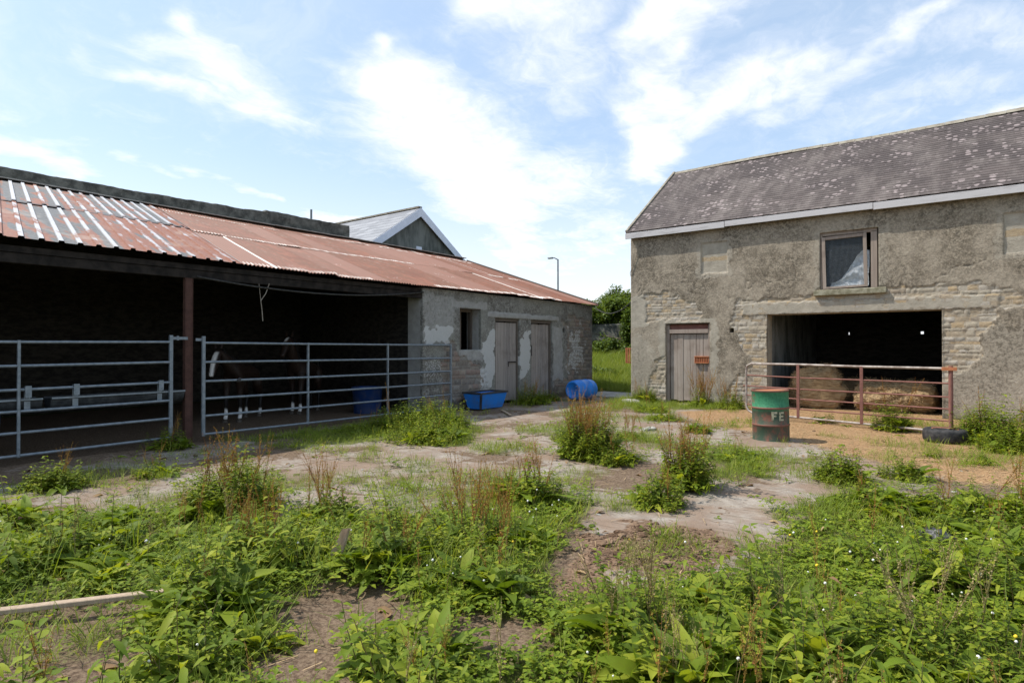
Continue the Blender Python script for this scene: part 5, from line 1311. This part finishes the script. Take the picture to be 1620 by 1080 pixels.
# small curly docks through the cover
p = scat(3000, -9, 3, .4, 8.5, lambda x, y: cover(x, y)*sst(.42, .58, fbm(x, y, 1.3, 3, 64))*.55*(1-.8*sst(-.2, .2, sdp(x, y, TURF))), 17); V, F, M_ = place(DOCK, p, rr.uniform(.45, 1.1, len(p)), rr.uniform(0, 6.28, len(p)), .15, 17); plantmesh('dock_cover', V, F, M_, kind='stuff')
# tall grass stems
TG = [t_tuft(90+i, 7, .42, 'grass_blade', .006, .05, 3, .3) for i in range(4)]
p = scat(2600, -9, 3, .4, 8.5, lambda x, y: cover(x, y)*sst(.42, .6, fbm(x, y, 1.1, 3, 66))*.5*edge(x, y), 18); V, F, M_ = place(TG, p, rr.uniform(.4, 1.1, len(p)), rr.uniform(0, 6.28, len(p)), .2, 18); plantmesh('tall_grass', V, F, M_, kind='stuff')
# fallen dead leaves and litter
DL = []
for i in range(4): T_ = TP(); V, F = leaf(.09, .045, 3, .5, .3, wavy=.12, seed=i); T_.add(V@rm(0, .25).T, F, LI['dead_leaf']); DL.append(T_.done())
p = scat(5200, -9.5, 3, .4, 12, lambda x, y: .10+.32*cover(x, y)*sst(.4, .6, fbm(x, y, 2, 3, 131)), 19, .5); p[:, 2] += .012+rr.uniform(0, .10, len(p))*cover(p[:, 0], p[:, 1]); V, F, M_ = place(DL, p, rr.uniform(.35, 1.25, len(p)), rr.uniform(0, 6.28, len(p)), .3, 19); plantmesh('leaf_litter', V, F, M_, kind='stuff')
# flowers
p = scat(1500, -6.5, 1.5, .8, 6.5, lambda x, y: cover(x, y)*sst(.42, .6, fbm(x, y, 1.2, 3, 93))*.35, 5); V, F, M_ = place([t_flower(0), t_flower(1, .18, .006)], p, rr.uniform(.8, 1.5, len(p)), 0, .15, 5); plantmesh('clover_flowers', V, F, M_, kind='stuff')
p = scat(500, -3.0, 2, 1.5, 8, lambda x, y: np.maximum(cover(x, y), turf(x, y))*.07, 6); V, F, M_ = place([t_flower(2, .2, .008, 'yellow_petal')], p, rr.uniform(.8, 1.3, len(p)), 0, .15, 6); plantmesh('buttercup_flowers', V, F, M_, kind='stuff')
# thin flower and seed stalks rising through the cover
p = scat(1500, -9, 2.5, .6, 8, lambda x, y: cover(x, y)*sst(.44, .62, fbm(x, y, 1.0, 3, 61))*.5*(.3+.7*edge(x, y)), 7); V, F, M_ = place(SEED+SEEDP, p, rr.uniform(.25, .62, len(p)), rr.uniform(0, 6.28, len(p)), .16, 7); plantmesh('seed_stalk_cover', V, F, M_, kind='stuff'); print('seed', len(p), len(F))
# scattered small weeds on the yard
p = scat(2200, -9.8, 3, 3, 15.5, lambda x, y: sst(.52, .66, fbm(x, y, 1.6, 3, 33))*.35*(1-cover(x, y)), 8); V, F, M_ = place([t_dock(70+i, 6, .12, .05, 4, (.1, .8)) for i in range(3)]+BUSH[:2], p, rr.uniform(.3, .8, len(p)), rr.uniform(0, 6.28, len(p)), .2, 8); plantmesh('yard_weeds', V, F, M_, kind='stuff')

# --- clods, loose straw and grit
def t_clod(seed):
    r = np.random.default_rng(seed); V = []; n = 7; rows = [(.2, -.5), (.8, -.3), (1, .1), (.75, .5), (.2, .7)]
    for k, (rr_, z) in enumerate(rows):
        for j in range(n): a = 6.283*j/n+k*.3; q = 1+r.normal(0, .17); V.append((rr_*math.cos(a)*q, rr_*math.sin(a)*q*.8, z*.62*(1+r.normal(0, .12))))
    F = [(i*n+j, i*n+(j+1) % n, (i+1)*n+(j+1) % n, (i+1)*n+j) for i in range(4) for j in range(n)]+[(28, 29, 30, 31), (28, 31, 32, 33)]
    return np.array(V), np.array(F), np.full(len(F), 0)
CL = [t_clod(i) for i in range(6)]
bare = lambda x, y: sst(-.1, .25, sdp(x, y, DUNG)+1.2*(fbm(x, y, 3.2, 4, 88)-.55))
p = scat(9000, -3.2, -.9, 2.8, 5.4, bare, 9); r0 = rr.pareto(2.4, len(p))*.007+.006; V, F, M_ = place(CL, p+np.array((0, 0, .006)), np.clip(r0, .006, .06), rr.uniform(0, 6.28, len(p)), .3, 9)
o = npmesh(V, F, mats=('clod',), name='dung_clods'); tag(o, kind='stuff')
soilm = lambda x, y: .10+.9*sst(.0, .25, np.maximum.reduce([sdp(x, y, q)+.12 for q in BARE]))
p = scat(60000, -10, 2, .5, 14, lambda x, y: soilm(x, y)*(1-.6*turf(x, y))+.10*sst(.5, .62, fbm(x, y, 2.4, 3, 141)), 10, .6); V, F, M_ = place(CL, p, rr.pareto(2.6, len(p))*.004+.004, rr.uniform(0, 6.28, len(p)), .3, 10)
o = npmesh(V, F, mats=('clod',), name='soil_crumbs'); tag(o, kind='stuff')
def fibres(name, dens, n, box, seed, lmin=.03, lmax=.12, z=.006):
    p = scat(n, *box, dens, seed); m = len(p); r = np.random.default_rng(seed); a = r.uniform(0, 6.28, m); l = r.uniform(lmin, lmax, m)/2; d = np.stack([np.cos(a)*l, np.sin(a)*l, r.normal(0, .004, m)], 1); s = np.stack([-np.sin(a), np.cos(a), np.zeros(m)], 1)*.0028
    p[:, 2] += z+r.uniform(0, .012, m); Q = np.stack([p-d-s, p+d-s, p+d+s, p-d+s], 1).reshape(-1, 3)
    o = npmesh(Q, np.arange(m*4).reshape(-1, 4), mats=('straw_fibre',), name=name); tag(o, kind='stuff')
fibres('loose_straw', lambda x, y: sst(-.6, .3, sdp(x, y, STRAW)+.9*(fbm(x, y, 1.2, 3, 45)-.5)), 42000, (-5.6, 3, 8.5, 18.5), 12)
fibres('dry_stalks', lambda x, y: .10*(1-turf(x, y))+.14*cover(x, y), 20000, (-10, 3, .8, 14), 13, .04, .16, .01)
# small stones
p = scat(3500, -10, 3, 1, 14, lambda x, y: .35*(1-cover(x, y)), 14); V, F, M_ = place(CL, p, rr.pareto(2.6, len(p))*.006+.006, rr.uniform(0, 6.28, len(p)), .3, 14)
o = npmesh(V, F, mats=('stone',), name='loose_stones'); tag(o, kind='stuff')

# --- named clumps
def clump(name, x, y, r, label, cat, net=0, dock=0, seed_=0, h=1., sh=1., tuft=0, sd=1, pale=False, elong=None):
    q = np.random.default_rng(sd); z0 = float(gz(x, y)); t = thing(name, (x, y, z0), label, cat)
    def pts(n, k=1.):
        a = q.uniform(0, 6.28, n); d = r*k*np.sqrt(q.random(n)); px, py = np.cos(a)*d, np.sin(a)*d
        if elong: ca, sa = math.cos(elong[1]), math.sin(elong[1]); px, py = px*elong[0]*ca-py*sa, px*elong[0]*sa+py*ca
        px, py = px+x, py+y; return np.stack([px, py, gz(px, py)-.005], 1), d
    parts = []
    NB = (TALLN, 1/1.7) if h > 1.15 else (NET+BUSH, 1.)
    if net: p, d = pts(net); parts.append(place(NB[0], p, h*NB[1]*q.uniform(.6, 1.15, net)*(1.1-.5*d/r), q.uniform(0, 6.28, net), .25, sd))
    if dock: p, d = pts(dock, .75); parts.append(place(DOCK, p, min(h, 1.25)*q.uniform(.7, 1.2, dock), q.uniform(0, 6.28, dock), .12, sd+1))
    if tuft: p, d = pts(tuft, 1.25); parts.append(place(GR+CLV, p, h*q.uniform(.6, 1.4, tuft), q.uniform(0, 6.28, tuft), .2, sd+2))
    if 0 < seed_ <= 3: p, d = pts(seed_, .4); parts.append(place(SEEDP if pale else SEED, p, sh*q.uniform(.65, 1.1, seed_), q.uniform(0, 6.28, seed_), .20, sd+3)); seed_ = 0
    V, F, M_ = merge(parts); plantmesh('foliage', V, F, M_, t, (x, y, z0))
    if seed_:
        p, d = pts(seed_, .65); V, F, M_ = place(SEEDP if pale else SEED, p, sh*q.uniform(.65, 1.1, seed_), q.uniform(0, 6.28, seed_), .20, sd+3); plantmesh('seed_stalks', V, F, M_, t, (x, y, z0))
    return t
#CLUMPS
CL_ = [
 ('nettle_clump', -8.35, 8.1, .95, 'big leafy green nettle clump in front of the long galvanised gate end', 'nettles', 330, 60, 4, 1.35, .85, 30),
 ('nettle_clump', -7.25, 7.25, .75, 'low spreading nettle clump on the yard right of the big one', 'nettles', 190, 26, 2, 1.0, .6, 50),
 ('nettle_clump', -9.0, 7.2, .55, 'dark low nettles with one red stalk against the long gate', 'nettles', 80, 6, 3, .7, .55, 120),
 ('dock_plant', -4.35, 7.5, .40, 'tall rusty-headed dock clump standing alone mid yard', 'dock', 190, 10, 48, 1.6, .92, 40),
 ('dock_plant', -3.85, 7.35, .35, 'green leafy skirt of weeds at the foot of the tall rusty dock', 'dock', 70, 8, 4, .85, .5, 50),
 ('leafy_weed', -5.35, 8.6, .30, 'round dark green weed behind and left of the rusty dock', 'weed', 60, 4, 0, .85, .5, 20),
 ('dock_plant', -2.55, 6.55, .26, 'upright dock with reddish stalks beside the pale concrete track', 'dock', 95, 5, 26, 1.5, .84, 24),
 ('leafy_weed', -2.45, 5.65, .26, 'bushy green weed at the left edge of the pale track', 'weed', 55, 4, 4, 1.0, .5, 30),
 ('leafy_weed', -1.2, 8.0, .27, 'upright green bushy weed on the bare yard right of the drum', 'weed', 75, 3, 3, 1.15, .55, 20),
 ('leafy_weed', -.62, 8.6, .30, 'rounded dark weed on the bare yard between the track and tyre', 'weed', 75, 2, 0, .85, .5, 16),
 ('leafy_weed', -2.55, 8.7, .34, 'bright low grassy weed patch in front of the oil drum', 'weed', 40, 9, 2, .7, .5, 50),
 ('leafy_weed', .08, 10.3, .20, 'small dark weed alone on the straw right of the tyre', 'weed', 26, 2, 0, .6, .5, 6),
 ('leafy_weed', -.42, 10.5, .15, 'tiny dark weed on the straw just in front of the tyre', 'weed', 16, 1, 0, .5, .5, 4),
 ('nettle_clump', -9.55, 13.35, .42, 'dark nettles growing between the two shed doors', 'nettles', 70, 6, 8, 1.35, .8, 50),
 ('nettle_clump', -9.75, 14.5, .35, 'shaded low weeds under the second shed door', 'nettles', 55, 4, 3, .9, .5, 40),
 ('nettle_clump', -7.35, 15.75, .42, 'green nettles crowding the left corner of the barn', 'nettles', 110, 8, 5, 1.2, .7, 60),
 ('grass_tuft', -5.6, 15.7, .30, 'tall yellowish seeding weeds at the right foot of the barn door', 'weed', 40, 2, 26, 1.2, 1.0, 60),
 ('nettle_clump', -4.85, 15.5, .40, 'dry olive weeds at the wall left of the barn doorway', 'nettles', 60, 3, 14, 1.2, .8, 40),
 ('leafy_weed', -6.1, 13.6, .42, 'low green weeds on the yard before the barn door', 'weed', 60, 10, 2, .8, .5, 140),
 ('leafy_weed', -5.2, 12.2, .36, 'low dark weed cluster on the yard left of the oil drum', 'weed', 50, 6, 3, .75, .5, 90),
 ('leafy_weed', -4.0, 10.9, .25, 'small bright weed on the straw edge left of the drum', 'weed', 34, 4, 2, .8, .5, 40),
 ('grass_tuft', -4.55, 9.4, .32, 'thin straggly seeding grass on the concrete mid yard', 'weed', 18, 3, 10, .7, .55, 60),
 ('nettle_clump', .25, 12.6, .42, 'tall nettle clump against the barn wall right of the tyre', 'nettles', 120, 10, 2, 1.75, .9, 20),
 ('nettle_clump', .95, 12.1, .60, 'tall nettle bank at the right edge below the walled-up window', 'nettles', 190, 16, 6, 1.75, .9, 30),
 ('nettle_clump', .45, 11.7, .38, 'lower leafy nettles beside the tyre', 'nettles', 90, 8, 0, 1.0, .6, 20),
 ('nettle_clump', -1.15, 13.45, .35, 'nettles with a tall stalk growing behind the rusty gate', 'nettles', 75, 8, 3, 1.35, .95, 16),
 ('leafy_weed', -2.35, 13.8, .16, 'tiny weed at the foot of the rusty gate', 'weed', 16, 1, 0, .9, .5, 6),
 ('nettle_clump', -9.85, 4.15, .30, 'dark nettle tuft at the foot of the steel post', 'nettles', 60, 3, 3, .95, .6, 12),
 ('nettle_clump', -8.15, 2.25, .30, 'leafy upright weed at the far left on the yard', 'nettles', 70, 4, 3, 1.0, .6, 20),
 ('leafy_weed', -8.0, 3.2, .28, 'sparse weed on the dirt before the left gate', 'weed', 26, 3, 3, .75, .45, 20),
 ('dock_plant', -.72, 6.75, .36, 'leafy dock at the left of the right-hand dock row', 'dock', 36, 14, 2, 1.05, .6, 40),
 ('dock_plant', -.22, 6.75, .36, 'middle dock of the right-hand dock row with darker leaves', 'dock', 40, 16, 2, 1.15, .6, 40),
 ('dock_plant', .3, 7.05, .42, 'rightmost leafy dock of the dock row at the photo edge', 'dock', 50, 18, 4, 1.25, .7, 40),
 ('dock_plant', -5.75, 3.0, .42, 'large dock clump with red tops at the far edge of the left weeds', 'dock', 80, 16, 18, 1.5, .8, 40),
 ('dock_plant', -4.75, 3.35, .30, 'dock with thin rusty stalks rising above the left weeds', 'dock', 40, 6, 12, .95, .62, 30),
 ('dock_plant', -4.35, 2.45, .34, 'yellowing dock with rusty stalks in the middle of the left weeds', 'dock', 50, 7, 18, 1.0, .52, 30),
 ('dock_plant', -3.35, 2.85, .34, 'broad dark-leaved dock beside the bare soil patch', 'dock', 20, 18, 9, 1.45, .5, 30),
 ('dock_plant', -3.55, 1.72, .30, 'big broad-leaved dock in the lower left foreground', 'dock', 14, 18, 3, 1.45, .4, 30),
 ('dock_plant', -3.05, 3.6, .36, 'dock with a group of tall rusty stalks in the centre weeds', 'dock', 60, 8, 22, 1.0, .72, 40),
 ('dock_plant', -3.55, 4.9, .34, 'upright dock with pale red tops at the far tip of the centre weeds', 'dock', 60, 7, 14, 1.15, .62, 40),
 ('dock_plant', -2.5, 2.95, .30, 'broad green dock in the middle foreground among white clover', 'dock', 24, 13, 3, .95, .45, 30),
 ('dock_plant', -1.42, 2.9, .30, 'pale seeding dock at the left of the right foreground', 'dock', 24, 10, 14, 1.25, .58, 30, True),
 ('dock_plant', -1.08, 2.72, .28, 'large smooth-leaved dock low in the right foreground', 'dock', 6, 16, 5, 1.6, .5, 20, True),
 ('dock_plant', -.72, 3.35, .32, 'wide-leaved dock in the right foreground with shaded hollows', 'dock', 14, 16, 6, 1.5, .55, 30, True),
 ('nettle_clump', -.12, 3.7, .46, 'dense fine-leaved nettle patch at the lower right edge', 'nettles', 190, 5, 10, .95, .6, 40, True),
 ('dock_plant', -2.05, 2.05, .26, 'low dock at the bottom centre of the photo', 'dock', 20, 9, 4, .9, .4, 30),
]
for i, c_ in enumerate(CL_):
    nm, x, y, r_, lb, ct, a, b_, c__, h_, sh_, tf = c_[:12]
    clump(nm, x, y, r_, lb, ct, a, b_, c__, h_, sh_, tf, sd=100+i, pale=len(c_) > 12)

# ------------------------------------------------------------------ trees, ivy
def tree(name, loc, label, cat, blobs, nl, ls, m='tree_leaf', trunk=None, seed=1, limbs=()):
    t = thing(name, loc, label, cat); q = np.random.default_rng(seed); lx_, ly_, lz = loc
    T2 = []
    for k in range(4):
        T_ = TP()
        for i in range(7):
            V, F = leaf(ls*q.uniform(.7, 1.3), ls*.75, 2, .3, .2); T_.add(V@rm(q.uniform(0, 6.28), q.uniform(-.8, .9)).T+q.normal(0, ls*.7, 3), F, LI[m])
        T2.append(T_.done())
    P_ = []; tot = sum(b_[3]*b_[4]*b_[5] for b_ in blobs)
    for bx, by, bz, rx, ry, rz_ in blobs:
        n = int(nl*rx*ry*rz_/tot); d = q.normal(0, 1, (n*2, 3)); d /= np.linalg.norm(d, axis=1)[:, None]; rad = q.random(n*2)**.45
        pz = d*rad[:, None]*np.array((rx, ry, rz_))*(1+.35*(fbm(d[:, 0]*2+seed, d[:, 1]*2+d[:, 2], 1.3, 3, seed)-.5))[:, None]
        keep = fbm(pz[:, 0]*1.0+bx, pz[:, 1]+pz[:, 2]*1.2, 1.1/ls*.12, 3, seed+4) > .44
        P_.append(pz[keep][:n]+np.array((lx_+bx, ly_+by, lz+bz)))
    P_ = np.concatenate(P_); V, F, M_ = place(T2, P_, q.uniform(.7, 1.3, len(P_)), q.uniform(0, 6.28, len(P_)), .2, seed)
    plantmesh('crown', V, F, M_, t, loc)
    m_ = MB()
    if trunk:
        hh, r0 = trunk; m_.tube([(lx_, ly_, lz-.3), (lx_+.05, ly_, lz+hh*.3), (lx_-.03, ly_+.04, lz+hh*.65), (lx_+.04, ly_, lz+hh)], [r0, r0*.8, r0*.55, r0*.25], 10)
        for bx, by, bz, rx, ry, rz_ in blobs: m_.tube([(lx_, ly_, lz+hh*.45), (lx_+bx*.5, ly_+by*.5, lz+hh*.45+(bz-hh*.45)*.6), (lx_+bx, ly_+by, lz+bz)], [r0*.45, r0*.3, r0*.1], 6)
        m_.build('trunk', 'bark', t)
    return t
tree('broad_tree', (-20.6, 41.5, 1.1), 'broad green tree above the wall between shed and barn', 'tree', [(0, 0, 2.9, 2.4, 2.4, 1.6), (1.6, .5, 3.0, 2.2, 2, 1.7), (-1.6, 0, 2.0, 1.3, 1.6, 1.3), (3.2, .5, 3.0, 2.2, 2, 2.2)], 9000, .20, trunk=(3.4, .25), seed=3)
tree('thin_tree', (-22.6, 42.8, 1.1), 'thin open-topped twiggy tree left of the broad tree', 'tree', [(0, 0, 4.2, .9, .8, .6), (.4, 0, 4.9, .6, .5, .45), (-.6, 0, 3.5, .8, .7, .6)], 260, .18, trunk=(4.7, .08), seed=5)
tree('ivy_mass', (-14.3, 28.0, 1.5), 'dark ivy heaped over the old wall behind the passage', 'ivy', [(0, 0, .95, 2.4, .7, .95), (-2.6, 0, .9, 2, .7, .95), (2.5, 0, .9, 2.2, .7, 1.0), (1.2, 0, 1.5, 1.2, .6, .6)], 7000, .13, m='ivy_leaf', seed=7, trunk=(1.0, .07))
tree('wall_shrub', (-14.6, 28.6, 1.8), 'lighter green shrub spilling over the ivy beside the shed corner', 'shrub', [(-.3, 0, 1.75, 1.6, .6, .45), (1.3, .3, 1.65, 1.2, .6, .4), (-2.5, .3, 1.7, 1.5, .6, .5)], 2600, .13, seed=9, trunk=(1.5, .05))
tree('low_bush', (-12.0, 26.6, 1.0), 'dark low bush at the foot of the old wall in the passage', 'bush', [(0, 0, .35, 1.4, .6, .5), (-2.2, .2, .4, 1.2, .6, .5)], 1700, .12, m='ivy_leaf', seed=12, trunk=(.4, .04))
tree('low_bush', (-12.6, 21.5, .2), 'small dark leafy patch half way up the passage grass', 'bush', [(0, 0, .22, .9, .35, .2), (1.1, .1, .2, .6, .3, .18)], 500, .10, m='ivy_leaf', seed=13, trunk=(.2, .02))
for i, (x, y, s, lb) in enumerate(((-34, 66, 1.5, 'distant tree far left beyond the lamp'), (-23, 70, 1.4, 'distant tree behind the barn gable'), (-8, 74, 1.6, 'distant tree hidden mostly by the barn'))):
    pass
